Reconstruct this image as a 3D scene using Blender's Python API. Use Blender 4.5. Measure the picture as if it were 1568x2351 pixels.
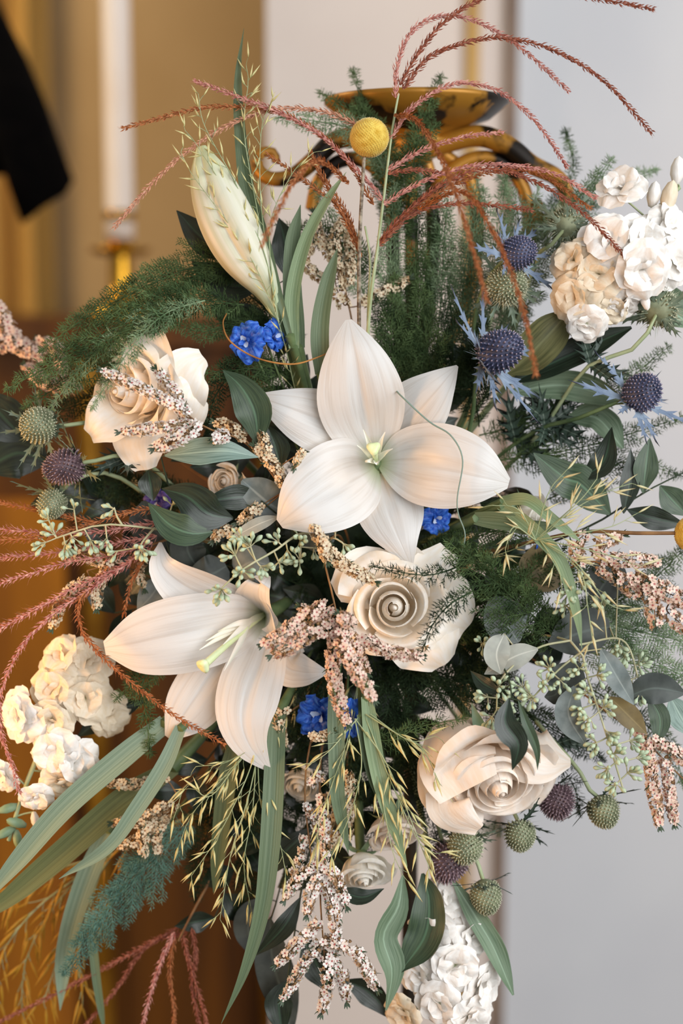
import bpy, math, random
import numpy as np
from mathutils import Matrix

rng = np.random.default_rng(7)
random.seed(7)
for o in list(bpy.data.objects): bpy.data.objects.remove(o)
SC = bpy.context.scene
COL = SC.collection

# ------------------------------------------------------------------ camera
K = 0.45 / 1568.0                    # metres per photo pixel at the focus distance (1 m)
PITCH = math.radians(8)
C0 = np.array([0.0, 0.0, 1.40])
RX = np.array([1.0, 0, 0])
FW = np.array([0, math.cos(PITCH), -math.sin(PITCH)])
UP = np.array([0, math.sin(PITCH), math.cos(PITCH)])
cd = bpy.data.cameras.new('camera'); cam = bpy.data.objects.new('camera', cd); COL.objects.link(cam)
cam.location = C0; cam.rotation_euler = (math.pi/2 - PITCH, 0, 0)
cd.sensor_fit = 'HORIZONTAL'; cd.sensor_width = 24; cd.lens = 24 / 0.45
cd.dof.use_dof = True; cd.dof.focus_distance = 0.995; cd.dof.aperture_fstop = 2.6
cd.clip_start = 0.05; cd.clip_end = 50
SC.camera = cam

# ------------------------------------------------------------------ world, lights, exposure
wd = bpy.data.worlds.new('world'); SC.world = wd; wd.use_nodes = True
wd.node_tree.nodes['Background'].inputs[0].default_value = (0.97, 0.975, 1.0, 1)
wd.node_tree.nodes['Background'].inputs[1].default_value = 0.20

def area(name, loc, target, size, power, col):
    l = bpy.data.lights.new(name, 'AREA'); l.shape = 'RECTANGLE'; l.size, l.size_y = size
    l.energy = power; l.color = col
    o = bpy.data.objects.new(name, l); COL.objects.link(o); o.location = loc
    d = np.array(target, float) - np.array(loc, float)
    z = -d / np.linalg.norm(d); x = np.cross((0, 0, 1), z); x /= np.linalg.norm(x); y = np.cross(z, x)
    M = Matrix(((x[0], y[0], z[0], loc[0]), (x[1], y[1], z[1], loc[1]), (x[2], y[2], z[2], loc[2]), (0, 0, 0, 1)))
    o.matrix_world = M
    return o
area('window_light', (1.5, 0.05, 2.1), (0.1, 1.0, 1.25), (1.0, 1.4), 21, (0.96, 0.98, 1.0))
area('rear_window_light', (1.1, -1.3, 1.75), (0.1, 1.0, 1.15), (1.6, 2.0), 40, (0.97, 0.985, 1.0))
hl = area('hall_lamp', (-0.80, 0.78, 1.12), (-0.20, 1.05, 1.18), (0.35, 0.35), 1.05, (1.0, 0.52, 0.20)); hl.data.spread = math.radians(60)
area('altar_lamp', (-1.15, 1.55, 2.2), (-0.45, 2.5, 1.2), (0.4, 0.4), 10, (1.0, 0.80, 0.52))
vs = SC.view_settings
vs.view_transform = 'Standard'; vs.look = 'None'; vs.exposure = 0.38; vs.gamma = 1.0; vs.use_curve_mapping = False

# ------------------------------------------------------------------ materials
def lin(h):
    h = h.lstrip('#'); c = [int(h[i:i+2], 16)/255 for i in (0, 2, 4)]
    return tuple((x/12.92 if x <= .04045 else ((x+.055)/1.055)**2.4) for x in c) + (1,)
def N(nt, t, **kw):
    n = nt.nodes.new(t)
    for k, v in kw.items(): setattr(n, k, v)
    return n
MATS = {}
def mat(name, c1, c2=None, rough=.5, scale=30, trans=0, stretch=None, uv=False, bump=0, metal=0, spec=.4,
        base=None, tip=None, baseat=.12, coat=0, stops=(.35, .65), sheen=0, rib=None):
    """noise mix of c1/c2; base/tip: pigment at the two ends of a petal or leaf (UV v); trans: translucency"""
    m = bpy.data.materials.new(name); m.use_nodes = True; nt = m.node_tree; L = nt.links
    b = nt.nodes['Principled BSDF']; out = nt.nodes['Material Output']
    b.inputs['Roughness'].default_value = rough; b.inputs['Metallic'].default_value = metal
    b.inputs['Specular IOR Level'].default_value = spec
    b.inputs['Coat Weight'].default_value = coat
    if sheen: b.inputs['Sheen Weight'].default_value = sheen
    tc = N(nt, 'ShaderNodeTexCoord'); mp = N(nt, 'ShaderNodeMapping')
    L.new(tc.outputs['UV' if uv else 'Object'], mp.inputs[0])
    if stretch: mp.inputs['Scale'].default_value = stretch
    nz = N(nt, 'ShaderNodeTexNoise'); nz.inputs['Scale'].default_value = scale; nz.inputs['Detail'].default_value = 4
    L.new(mp.outputs[0], nz.inputs['Vector'])
    rp = N(nt, 'ShaderNodeValToRGB'); e = rp.color_ramp.elements
    e[0].position, e[1].position = stops; e[0].color = lin(c1); e[1].color = lin(c2 or c1)
    L.new(nz.outputs['Fac'], rp.inputs[0]); col = rp.outputs[0]
    if base or tip or rib:
        sx = N(nt, 'ShaderNodeSeparateXYZ'); L.new(tc.outputs['UV'], sx.inputs[0])
    if base:
        mr = N(nt, 'ShaderNodeMapRange'); mr.inputs[1].default_value = 0; mr.inputs[2].default_value = baseat
        mr.inputs[3].default_value = 1; mr.inputs[4].default_value = 0; L.new(sx.outputs[1], mr.inputs[0])
        mx = N(nt, 'ShaderNodeMix', data_type='RGBA'); L.new(mr.outputs[0], mx.inputs[0]); L.new(col, mx.inputs[6])
        mx.inputs[7].default_value = lin(base); col = mx.outputs[2]
    if tip:
        mr = N(nt, 'ShaderNodeMapRange'); mr.inputs[1].default_value = .75; mr.inputs[2].default_value = 1
        L.new(sx.outputs[1], mr.inputs[0])
        mx = N(nt, 'ShaderNodeMix', data_type='RGBA'); L.new(mr.outputs[0], mx.inputs[0]); L.new(col, mx.inputs[6])
        mx.inputs[7].default_value = lin(tip); col = mx.outputs[2]
    if rib:   # midrib: paler line at u = .5
        a = N(nt, 'ShaderNodeMath', operation='SUBTRACT'); a.inputs[1].default_value = .5; L.new(sx.outputs[0], a.inputs[0])
        a2 = N(nt, 'ShaderNodeMath', operation='ABSOLUTE'); L.new(a.outputs[0], a2.inputs[0])
        mr = N(nt, 'ShaderNodeMapRange'); mr.inputs[1].default_value = 0.01; mr.inputs[2].default_value = .045
        mr.inputs[3].default_value = .7; mr.inputs[4].default_value = 0; L.new(a2.outputs[0], mr.inputs[0])
        mx = N(nt, 'ShaderNodeMix', data_type='RGBA'); L.new(mr.outputs[0], mx.inputs[0]); L.new(col, mx.inputs[6])
        mx.inputs[7].default_value = lin(rib); col = mx.outputs[2]
    L.new(col, b.inputs['Base Color'])
    if bump:
        bp = N(nt, 'ShaderNodeBump'); bp.inputs['Strength'].default_value = bump; bp.inputs['Distance'].default_value = .002
        L.new(nz.outputs['Fac'], bp.inputs['Height']); L.new(bp.outputs[0], b.inputs['Normal'])
    if trans:
        t = N(nt, 'ShaderNodeBsdfTranslucent'); L.new(col, t.inputs[0])
        ms = N(nt, 'ShaderNodeMixShader'); ms.inputs[0].default_value = trans
        L.new(b.outputs[0], ms.inputs[1]); L.new(t.outputs[0], ms.inputs[2]); L.new(ms.outputs[0], out.inputs[0])
    MATS[name] = m
    return m
mat('lily', '#d6cec5', '#ebe8e4', rough=.42, uv=True, stretch=(9, .8, 1), scale=1.6, trans=.28, bump=.25, base='#a9b48a', baseat=.16, stops=(.25, .5))
mat('lily_bud', '#d6d6b8', '#e8e5d4', rough=.4, uv=True, stretch=(5, .7, 1), scale=2, trans=.15, base='#8aa673', baseat=.3, tip='#d3dba9')
mat('pistil', '#cfe0a5', '#e0ebc0', rough=.35, scale=80)
mat('filament', '#eceddc', '#f4f2ea', rough=.4, scale=50, trans=.2, base='#b9c999', baseat=.3)
mat('rose_cream', '#f9eedd', '#fdf8f0', rough=.55, uv=True, stretch=(3, 1.2, 1), scale=3, trans=.2, bump=.2, base='#fbe6c4', baseat=.5)
mat('rose_peach', '#f9e8d6', '#fdf4ea', rough=.55, uv=True, stretch=(3, 1.2, 1), scale=3, trans=.2, bump=.25, base='#fadfc0', baseat=.55)
mat('rose_white', '#f4efe2', '#faf7f0', rough=.55, uv=True, stretch=(3, 1.2, 1), scale=3, trans=.28, bump=.25, base='#e6e2c4', baseat=.5)
mat('stock', '#f4eee6', '#fcfaf6', rough=.6, uv=True, stretch=(3, 1.5, 1), scale=3, trans=.2, bump=.2, base='#d5dcae', baseat=.25)
mat('stock_cream', '#eddcbf', '#f5e8d2', rough=.6, uv=True, stretch=(3, 1.5, 1), scale=3, trans=.2, bump=.2, base='#cfd2a0', baseat=.25)
mat('sepal', '#6d8765', '#8da084', rough=.5, scale=60)
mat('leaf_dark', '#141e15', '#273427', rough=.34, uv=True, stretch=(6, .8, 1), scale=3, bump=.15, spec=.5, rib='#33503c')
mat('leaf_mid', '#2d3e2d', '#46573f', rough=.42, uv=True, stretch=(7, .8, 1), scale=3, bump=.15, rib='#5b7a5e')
mat('leaf_silver', '#5d746a', '#869c92', rough=.4, uv=True, stretch=(7, .8, 1), scale=3, bump=.15, rib='#9fb5a6')
mat('leaf_stock', '#586e54', '#7c8f76', rough=.55, uv=True, stretch=(5, .8, 1), scale=3, trans=.12, rib='#9db59b')
mat('leaf_olive', '#4f5231', '#77764c', rough=.5, uv=True, stretch=(5, .8, 1), scale=3, trans=.12, rib='#8c8c60')
mat('euc_grey', '#5c6664', '#7f8886', rough=.55, scale=90, uv=False, rib='#939b96')
mat('euc_light', '#8f9188', '#a6a79c', rough=.6, scale=90, rib='#c9c8bb')
mat('euc_brown', '#5a4c2f', '#76663f', rough=.55, scale=90, rib='#8b7a50')
mat('euc_dark', '#2c3330', '#434a45', rough=.5, scale=90, rib='#55605a')
mat('blade', '#56694a', '#76876a', rough=.45, uv=True, stretch=(18, .6, 1), scale=1.5, trans=.2, bump=.3, spec=.4)
mat('blade_light', '#7b9268', '#9db08a', rough=.45, uv=True, stretch=(18, .6, 1), scale=1.5, trans=.25, bump=.3)
mat('blade_blue', '#70856e', '#93a48c', rough=.5, uv=True, stretch=(18, .6, 1), scale=1.5, trans=.15, bump=.25)
mat('blade_olive', '#565f3c', '#717a50', rough=.5, uv=True, stretch=(18, .6, 1), scale=1.5, trans=.15, bump=.25)
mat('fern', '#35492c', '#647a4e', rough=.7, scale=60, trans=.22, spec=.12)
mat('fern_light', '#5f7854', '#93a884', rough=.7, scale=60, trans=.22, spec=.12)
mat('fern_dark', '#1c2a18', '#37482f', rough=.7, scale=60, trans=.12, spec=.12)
mat('fern_blue', '#4e7466', '#6d9382', rough=.6, scale=25, trans=.2)
mat('stem', '#4a5f3c', '#6c7d52', rough=.55, scale=60)
mat('stem_light', '#8d9a70', '#a5b08a', rough=.55, scale=60)
mat('stem_dark', '#1d2a1c', '#34402b', rough=.6, scale=60)
mat('stem_brown', '#6b4a2c', '#8f6a42', rough=.6, scale=80)
mat('stem_speckled', '#4a3b2e', '#a59a86', rough=.7, scale=300)
mat('tendril', '#8a5a28', '#b98142', rough=.6, scale=80)
mat('wax_white', '#e6ddd4', '#f2ebe4', rough=.55, scale=200, trans=.15)
mat('wax_blush', '#e0c2ae', '#eed8c8', rough=.55, scale=200, trans=.15)
mat('wax_straw', '#d6c2a0', '#e6d6ba', rough=.55, scale=200, trans=.15)
mat('wax_eye_red', '#9c4a48', '#b8706a', rough=.6, scale=100)
mat('wax_eye_brown', '#7d5030', '#a07048', rough=.6, scale=100)
mat('wax_cup', '#8a6848', '#a8865c', rough=.6, scale=100)
mat('pod', '#9db08f', '#c3cfb2', rough=.6, scale=150)
mat('pod_stalk', '#a8a983', '#bcb796', rough=.6, scale=80)
mat('oat', '#c9c080', '#e4dca8', rough=.55, uv=True, scale=4, base='#8f9a55', baseat=.4, tip='#b0763a', trans=.15)
mat('oat_gold', '#a97c22', '#c9982f', rough=.55, uv=True, scale=4, trans=.2)
mat('oat_pale', '#cfc795', '#e8e0b8', rough=.55, uv=True, scale=4, base='#a8b077', baseat=.4, tip='#c99a5a', trans=.2)
mat('plume_red', '#834330', '#bd7a62', rough=.65, scale=420, trans=.15)
mat('plume_pink', '#b0645a', '#e8b8ac', rough=.65, scale=420, trans=.2)
mat('plume_orange', '#94522a', '#cc8a58', rough=.65, scale=420, trans=.15)
mat('plume_pale', '#c28a6d', '#dfb095', rough=.65, scale=420, trans=.2)
mat('ery_blue', '#2a2f46', '#4c506a', rough=.6, scale=120)
mat('ery_tip', '#5f6080', '#a08f94', rough=.6, scale=200)
mat('ery_green', '#666c52', '#8c9274', rough=.6, scale=120)
mat('ery_green_tip', '#a7a98e', '#c9c7ac', rough=.6, scale=200)
mat('ery_purple', '#503f45', '#745e64', rough=.6, scale=120)
mat('ery_purple_tip', '#84706f', '#a08c96', rough=.6, scale=200)
mat('bract_blue', '#56667f', '#8797ac', rough=.5, uv=True, stretch=(8, .6, 1), scale=2, trans=.1, base='#a9bacb', baseat=.5, tip='#3f4559')
mat('bract_green', '#4d5f4f', '#7c8a74', rough=.5, uv=True, stretch=(8, .6, 1), scale=2, trans=.1, base='#95a28a', baseat=.4)
mat('bract_dark', '#25352c', '#45554a', rough=.5, uv=True, stretch=(8, .6, 1), scale=2, rib='#8a998a')
mat('craspedia', '#c79f2c', '#dfc258', rough=.8, scale=220, sheen=.4)
mat('delph', '#1748b8', '#4f8aea', rough=.4, uv=True, stretch=(3, 1, 1), scale=3, trans=.25, bump=.2, base='#14249a', baseat=.35)
mat('delph_violet', '#4b3fa0', '#8a78c0', rough=.45, uv=True, stretch=(3, 1, 1), scale=3, trans=.25, bump=.2)
mat('delph_eye', '#9fb4d8', '#c9d4e6', rough=.5, scale=100)
mat('gilt', '#1a130b', '#a87628', rough=.42, scale=24, metal=.35, bump=.2, stops=(.47, .53))
mat('gilt_plain', '#8a5c14', '#c08a2a', rough=.3, scale=20, metal=.6)
mat('brass', '#a4741c', '#d6a53a', rough=.22, scale=10, metal=.9)
mat('wax', '#ecd9c8', '#f2e4d8', rough=.5, scale=8, trans=.1)
mat('foam', '#1c2b1c', '#2a3a28', rough=.9, scale=120)
mat('plaster_white', '#cccdd0', '#d1d2d4', rough=.85, scale=6)
mat('plaster_cream', '#dccdc2', '#e2d4c9', rough=.8, scale=5)
mat('plaster_tan', '#b8986a', '#c4a476', rough=.85, scale=4)
mat('gold_trim', '#9a7438', '#b08a4a', rough=.45, scale=8, metal=.3)
mat('edge_brown', '#6f5a4c', '#86705f', rough=.6, scale=8)
mat('amber_wood', '#4a2804', '#6a3c06', rough=.42, scale=5, stretch=(7, 7, .5), stops=(.3, .7))
mat('amber_cloth', '#8a4e02', '#b06c06', rough=.7, scale=4, stretch=(3, 3, .5))
mat('black_cloth', '#040303', '#080605', rough=1, scale=40, spec=.05)
mat('curtain_gold', '#b88e46', '#cca258', rough=.8, scale=4, stretch=(3, 3, .5))
mat('iron', '#1c1610', '#33281a', rough=.5, scale=30, metal=.4)
mat('floor_wood', '#5a4028', '#73553a', rough=.5, scale=4, stretch=(8, 1, 1))
mat('skin_brown', '#7c3d0c', '#8f4a12', rough=.7, scale=6)

# ------------------------------------------------------------------ geometry helpers
def W(x, y, z=0):
    """the place in the room that photo pixel (x, y) shows at depth z (in pixels' worth of metres behind the focus plane)"""
    d = 1 + z*K
    return C0 + d*(FW + RX*(x-784)*K + UP*(1175.5-y)*K)
def D(x, y, z):
    v = x*RX - y*UP + z*FW
    return v/np.linalg.norm(v)
def WP(pts): return np.array([W(*p) for p in pts])
CAMN = -FW
CORE = (815, 1330, 330)

def unit(v):
    v = np.asarray(v, float); n = np.linalg.norm(v, axis=-1, keepdims=True); return v/np.maximum(n, 1e-12)
def spline(P, n):
    P = np.asarray(P, float)
    if len(P) == 2: return P[0] + (P[1]-P[0])*np.linspace(0, 1, n)[:, None]
    Q = np.vstack([2*P[0]-P[1], P, 2*P[-1]-P[-2]]); m = len(P)-1
    t = np.linspace(0, m, n); i = np.minimum(t.astype(int), m-1); f = (t-i)[:, None]
    a, b, c, d = Q[i], Q[i+1], Q[i+2], Q[i+3]
    S = .5*((2*b)+(-a+c)*f+(2*a-5*b+4*c-d)*f**2+(-a+3*b-3*c+d)*f**3)
    seg = np.r_[0, np.cumsum(np.linalg.norm(np.diff(S, axis=0), axis=1))]
    s = np.linspace(0, seg[-1], n)
    return np.stack([np.interp(s, seg, S[:, k]) for k in range(3)], 1)
def plen(P): return np.linalg.norm(np.diff(P, axis=0), axis=1).sum()
def curve1(vals, n):
    v = np.asarray(vals, float); x = np.linspace(0, len(v)-1, n)
    P = np.stack([np.arange(len(v)), v, v*0], 1)
    Q = np.vstack([2*P[0]-P[1], P, 2*P[-1]-P[-2]])[:, 1]
    i = np.minimum(x.astype(int), len(v)-2); f = x-i
    a, b, c, d = Q[i], Q[i+1], Q[i+2], Q[i+3]
    return .5*((2*b)+(-a+c)*f+(2*a-5*b+4*c-d)*f**2+(-a+3*b-3*c+d)*f**3)
def tangents(P): return unit(np.gradient(P, axis=0))

class G:
    """collects vertices and faces for one mesh"""
    def __init__(s): s.V = []; s.T = []; s.Q = []; s.U = []; s.tm = []; s.qm = []; s.n = 0
    def add(s, V, F, uv=None, m=0):
        V = np.asarray(V, float); F = np.asarray(F, int)
        if F.shape[1] == 3: s.T.append(F+s.n); s.tm.append(np.full(len(F), m))
        else: s.Q.append(F+s.n); s.qm.append(np.full(len(F), m))
        s.V.append(V); s.U.append(np.zeros((len(V), 2)) if uv is None else np.asarray(uv, float)); s.n += len(V)
        return s
    def merge(s, g, M=None):
        V = np.vstack(g.V); V = V if M is None else V @ M[:3, :3].T + M[:3, 3]
        s.V.append(V); s.U.append(np.vstack(g.U))
        for a in g.T: s.T.append(a+s.n)
        for a in g.Q: s.Q.append(a+s.n)
        s.tm += g.tm; s.qm += g.qm; s.n += len(V)
    def mesh(s, name, mats, origin=(0, 0, 0), smooth=True):
        V = np.vstack(s.V) - np.asarray(origin); U = np.vstack(s.U)
        T = np.vstack(s.T) if s.T else np.zeros((0, 3), int); Q = np.vstack(s.Q) if s.Q else np.zeros((0, 4), int)
        me = bpy.data.meshes.new(name)
        loops = np.r_[T.ravel(), Q.ravel()].astype(np.int32)
        tot = np.r_[np.full(len(T), 3), np.full(len(Q), 4)]; st = np.r_[0, np.cumsum(tot)[:-1]] if len(tot) else tot
        me.vertices.add(len(V)); me.vertices.foreach_set('co', V.astype(np.float32).ravel())
        me.loops.add(len(loops)); me.loops.foreach_set('vertex_index', loops)
        me.polygons.add(len(tot)); me.polygons.foreach_set('loop_start', st.astype(np.int32))
        mi = np.concatenate([np.r_[0][:0]] + s.tm + s.qm).astype(np.int32)
        me.polygons.foreach_set('material_index', mi)
        me.polygons.foreach_set('use_smooth', np.full(len(tot), smooth))
        ul = me.uv_layers.new(name='UVMap'); ul.data.foreach_set('uv', U[loops].astype(np.float32).ravel())
        for k in (mats if isinstance(mats, (list, tuple)) else [mats]): me.materials.append(MATS[k])
        me.update(calc_edges=True); me.validate()
        return me

def grid_faces(n, m, wrap=False):
    i = np.arange(n-1)[:, None]; mm = m if wrap else m-1; j = np.arange(mm)[None]
    a = i*m+j; b = i*m+(j+1) % m; c = (i+1)*m+(j+1) % m; d = (i+1)*m+j
    return np.stack([a, b, c, d], -1).reshape(-1, 4)
def tube(g, P, r, sides=6, m=0, n=None, cap=True):
    P = np.asarray(P, float)
    if n: P = spline(P, n)
    k = len(P); r = np.asarray(r, float); r = np.full(k, float(r)) if r.ndim == 0 else (r if len(r) == k else np.interp(np.linspace(0, 1, k), np.linspace(0, 1, len(r)), r))
    T = tangents(P); h = np.array([0.31, .17, .93]); S = unit(np.cross(T, h)); B = np.cross(T, S)
    a = np.arange(sides)*2*math.pi/sides
    V = P[:, None] + r[:, None, None]*(np.cos(a)[None, :, None]*S[:, None] + np.sin(a)[None, :, None]*B[:, None])
    uv = np.stack(np.meshgrid(np.linspace(0, 1, k), np.arange(sides)/sides, indexing='ij')[::-1], -1).reshape(-1, 2)
    g.add(V.reshape(-1, 3), grid_faces(k, sides, True), uv, m)
    if cap:
        c = np.array([P[0]-T[0]*r[0]*.3, P[-1]+T[-1]*r[-1]*.5])
        ring0 = V[0]; ring1 = V[-1]; j = np.arange(sides)
        g.add(np.vstack([ring0, c[:1]]), np.stack([(j+1) % sides, j, np.full(sides, sides)], 1), np.zeros((sides+1, 2)), m)
        g.add(np.vstack([ring1, c[1:]]), np.stack([j, (j+1) % sides, np.full(sides, sides)], 1), np.ones((sides+1, 2)), m)
    return g
def ribbon(g, P, hw, nrm=None, cup=0, fold=0, groove=0, wave=0, wn=3, n=16, nu=9, m=0, twist=0, seed=0, ruf=0):
    """a petal, leaf or blade: centre line P, half width hw along it, nrm = the side that faces the viewer"""
    P = spline(P, n); hw = curve1(hw, n) if not np.isscalar(hw) else np.full(n, hw); hw = np.maximum(hw, 1e-5)
    T = tangents(P); nr = np.asarray(CAMN if nrm is None else nrm, float)
    if nr.ndim == 1: nr = np.tile(nr, (n, 1))
    elif len(nr) != n: nr = unit(spline(nr, n)) if len(nr) > 2 else unit(nr[0]+(nr[1]-nr[0])*np.linspace(0, 1, n)[:, None])
    Nn = unit(nr - T*np.sum(nr*T, 1, keepdims=True)); S = np.cross(T, Nn)
    if twist:
        a = np.linspace(0, twist, n)[:, None]; S, Nn = S*np.cos(a)+Nn*np.sin(a), Nn*np.cos(a)-S*np.sin(a)
    u = np.linspace(-1, 1, nu); t = np.linspace(0, 1, n)
    cu = curve1(cup, n) if not np.isscalar(cup) else np.full(n, cup)
    r_ = np.random.default_rng(seed); ph = r_.uniform(0, 6.28, 4)
    off = cu[:, None]*(u**2)[None] + fold*np.abs(u)[None]*np.ones(n)[:, None] - groove*np.exp(-(u/.13)**2)[None]*np.sin(np.pi*np.clip(t*1.05, 0, 1))[:, None]
    off = off + wave*np.sin(wn*2*np.pi*t[:, None]+ph[0]+np.sign(u)[None]*ph[1])*(np.abs(u)**2.2)[None]*np.sin(np.pi*t)[:, None]**.5
    if ruf: off = off + ruf*(t**1.5)[:, None]*np.sin(u*wn*2.5+ph[2])[None]
    V = P[:, None] + hw[:, None, None]*(u[None, :, None]*S[:, None] + off[..., None]*Nn[:, None])
    uv = np.stack(np.meshgrid(t, (u+1)/2, indexing='ij')[::-1], -1).reshape(-1, 2)
    g.add(V.reshape(-1, 3), grid_faces(n, nu), uv, m)
    return g
def lathe(g, prof, c, ax=(0, 0, 1), sides=24, m=0, rib=None):
    ax = unit(ax); x = unit(np.cross(ax, (0.3, .9, .2))); y = np.cross(ax, x)
    a = np.arange(sides)*2*math.pi/sides; pr = np.asarray(prof, float)
    R = pr[:, 0][:, None]*np.ones(sides)[None]
    if rib is not None: R = R*(1+rib[0]*np.cos(rib[1]*a))[None]
    V = np.asarray(c) + R[..., None]*(np.cos(a)[None, :, None]*x + np.sin(a)[None, :, None]*y) + pr[:, 1][:, None, None]*ax
    uv = np.stack(np.meshgrid(np.linspace(0, 1, len(pr)), a/6.283, indexing='ij')[::-1], -1).reshape(-1, 2)
    g.add(V.reshape(-1, 3), grid_faces(len(pr), sides, True), uv, m); return g
def box(g, c, s, m=0):
    c = np.asarray(c, float); s = np.asarray(s, float)/2
    V = np.array([[x, y, z] for x in (-1, 1) for y in (-1, 1) for z in (-1, 1)])*s+c
    F = [[0, 1, 3, 2], [4, 6, 7, 5], [0, 4, 5, 1], [2, 3, 7, 6], [0, 2, 6, 4], [1, 5, 7, 3]]
    return g.add(V, F, np.zeros((8, 2)), m)
def frame(z, spin=0):
    z = unit(z); h = np.array([0, 0, 1.]) if abs(z[2]) < .9 else np.array([1., 0, 0])
    x = unit(np.cross(h, z)); y = np.cross(z, x); c, s = math.cos(spin), math.sin(spin)
    return np.stack([x*c+y*s, -x*s+y*c, z], 1)
def M4(Rm, t, s=1):
    M = np.eye(4); M[:3, :3] = Rm*s; M[:3, 3] = t; return M

LABELS = {}
class Thing:
    """one thing: an Empty at its base that carries the label and parents the parts"""
    def __init__(s, name, label, cat, origin, group=None):
        s.o = np.asarray(origin, float)
        e = bpy.data.objects.new(name, None); e.empty_display_size = .01; COL.objects.link(e); e.location = s.o
        e['label'] = label; e['category'] = cat
        if group: e['group'] = group
        s.root = e
    def part(s, name, g, mats, parent=None, kind=None, label=None, smooth=True):
        o = bpy.data.objects.new(name, g.mesh(name, mats, s.o, smooth)); COL.objects.link(o); o.parent = parent or s.root
        if kind: o['kind'] = kind
        if label: o['label'] = label
        return o
    def inst(s, name, me, M, parent=None, local=False):
        o = bpy.data.objects.new(name, me); COL.objects.link(o); o.parent = parent or s.root
        M = np.array(M); 
        if not local: M[:3, 3] -= s.o
        o.matrix_basis = Matrix(M.tolist()); return o
def single(name, g, mats, label, cat, group=None, kind=None, origin=None, smooth=True):
    V = np.vstack(g.V); c = V.mean(0); c[2] = V[:, 2].min(); c = c if origin is None else np.asarray(origin)
    o = bpy.data.objects.new(name, g.mesh(name, mats, c, smooth)); COL.objects.link(o); o.location = c
    if kind: o['kind'] = kind
    if label: o['label'] = label; o['category'] = cat
    if group: o['group'] = group
    return o
def px(v): return v*K

# ------------------------------------------------------------------ the setting
FLOOR = 0.0
def struct(name, g, m, **kw):
    o = single(name, g, m, None, None, kind='structure', smooth=False, **kw); return o
xa = lambda x, d: W(x, 0, (d-1)/K)[0]             # world x of a column seen at the photo's top edge at depth d
g = G(); box(g, (0, 1.0, -.05), (8, 6.5, .1)); struct('floor', g, 'floor_wood')
DB = 2.05
xl, xr = xa(617, 2.0), xa(1152, 2.0)
yF = C0[1] + 2.0                                   # face of the pilaster
g = G(); box(g, ((xl+xr)/2, yF+.15, 1.6), (xr-xl, .3, 3.2)); pil = struct('wall_pilaster', g, 'plaster_cream')
g = G(); box(g, (xr+1.6, yF+.16, 1.6), (3.2, .2, 3.2)); struct('wall_right', g, 'plaster_white')
g = G(); box(g, (xl-1.6, yF+.85, 1.6), (3.2, .2, 3.2)); struct('wall_left', g, 'plaster_tan')
tr0, tr1 = xa(1060, 2.0), xa(1090, 2.0)
g = G(); box(g, ((tr0+tr1)/2, yF-.004, 1.6), (tr1-tr0, .012, 3.2)); struct('trim_1', g, 'gold_trim')
g = G(); box(g, (xr+.006, yF-.0, 1.6), (.014, .03, 3.2)); struct('trim_2', g, 'edge_brown')

# ------------------------------------------------------------------ altar, candle, cloth in the background
yA = yF+.12
t = Thing('altar_cabinet', 'amber gilded wooden altar cabinet behind the flowers at lower left', 'cabinet', (xl-.55, yA+.2, 0))
ztop = W(300, 730, 1.05/K)[2]
g = G(); box(g, (xl-.52, yA+.25, (ztop-.04)/2), (1.02, .5, ztop-.04)); t.part('body', g, 'amber_wood', smooth=False)
g = G(); box(g, (xl-.52, yA+.25, ztop-.02), (1.06, .56, .04)); t.part('top', g, 'amber_wood', smooth=False)
for i in range(4):
    x0 = xl-.98+i*.25
    g = G(); box(g, (x0+.1, yA-.006, .62), (.17, .012, 1.0)); p = t.part('panel', g, 'amber_cloth' if i % 2 == 0 else 'amber_wood', smooth=False)
    g = G(); tube(g, [(x0+.225, yA-.012, .05), (x0+.225, yA-.012, ztop-.06)], .016, 10, n=6); t.part('pilaster_rod', g, 'gilt_plain')
# amber curtain at the far left
g = G(); n = 60; xs = np.linspace(xa(-260, 2.68), xa(128, 2.68), n); zz = np.linspace(0.02, 3.1, 5)
Yc = yF+.69+.03*np.sin(np.linspace(0, 26, n))+.012*np.sin(np.linspace(0, 61, n))
V = np.array([[x, y+.01*math.sin(z*2), z] for z in zz for x, y in zip(xs, Yc)])
V2 = V+np.array([0, .012, 0]); F = grid_faces(5, n)
g.add(V, F); g.add(V2, F[:, ::-1]); single('curtain', g, 'curtain_gold', 'amber curtain hanging beside the tan wall at the left edge', 'curtain')
# candle on a brass holder
zc = 0.95/K; cx, cz0 = W(275, 495, zc)[0], W(275, 495, zc)[2]; yc = W(275, 495, zc)[1]
s = K*(1+zc*K)
g = G(); lathe(g, [(0, -.03), (33*s, -.03), (33*s, 0), (32*s, .3), (30*s, .62), (26*s, .635), (6*s, .64), (0, .64)], (cx, yc, cz0), sides=28)
tube(g, [(cx, yc, cz0+.63), (cx+.001, yc, cz0+.655)], .0012, 5, n=3)
single('taper_candle', g, 'wax', 'tall cream taper candle standing in the brass candlestick', 'candle')
zt2 = ztop
t = Thing('candlestick', 'polished brass candlestick with round drip pan behind the flowers', 'candlestick', (cx, yc, ztop))
zd = W(275, 578, zc)[2]
g = G(); lathe(g, [(27*s, zd+.002-zd), (30*s, .005), (31*s, cz0-zd-.012), (34*s, cz0-zd-.006), (36*s, cz0-zd), (35*s, cz0-zd+.006), (33.5*s, cz0-zd+.006), (33.5*s, cz0-zd-.004)], (cx, yc, zd), sides=28); t.part('socket', g, 'brass')
g = G(); lathe(g, [(0, -9*s), (30*s, -9*s), (58*s, -5*s), (70*s, 4*s), (71*s, 9*s), (66*s, 9*s), (55*s, 3*s), (0, 2*s)], (cx, yc, zd), sides=32); t.part('drip_pan', g, 'brass')
hh = zd-ztop
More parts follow.
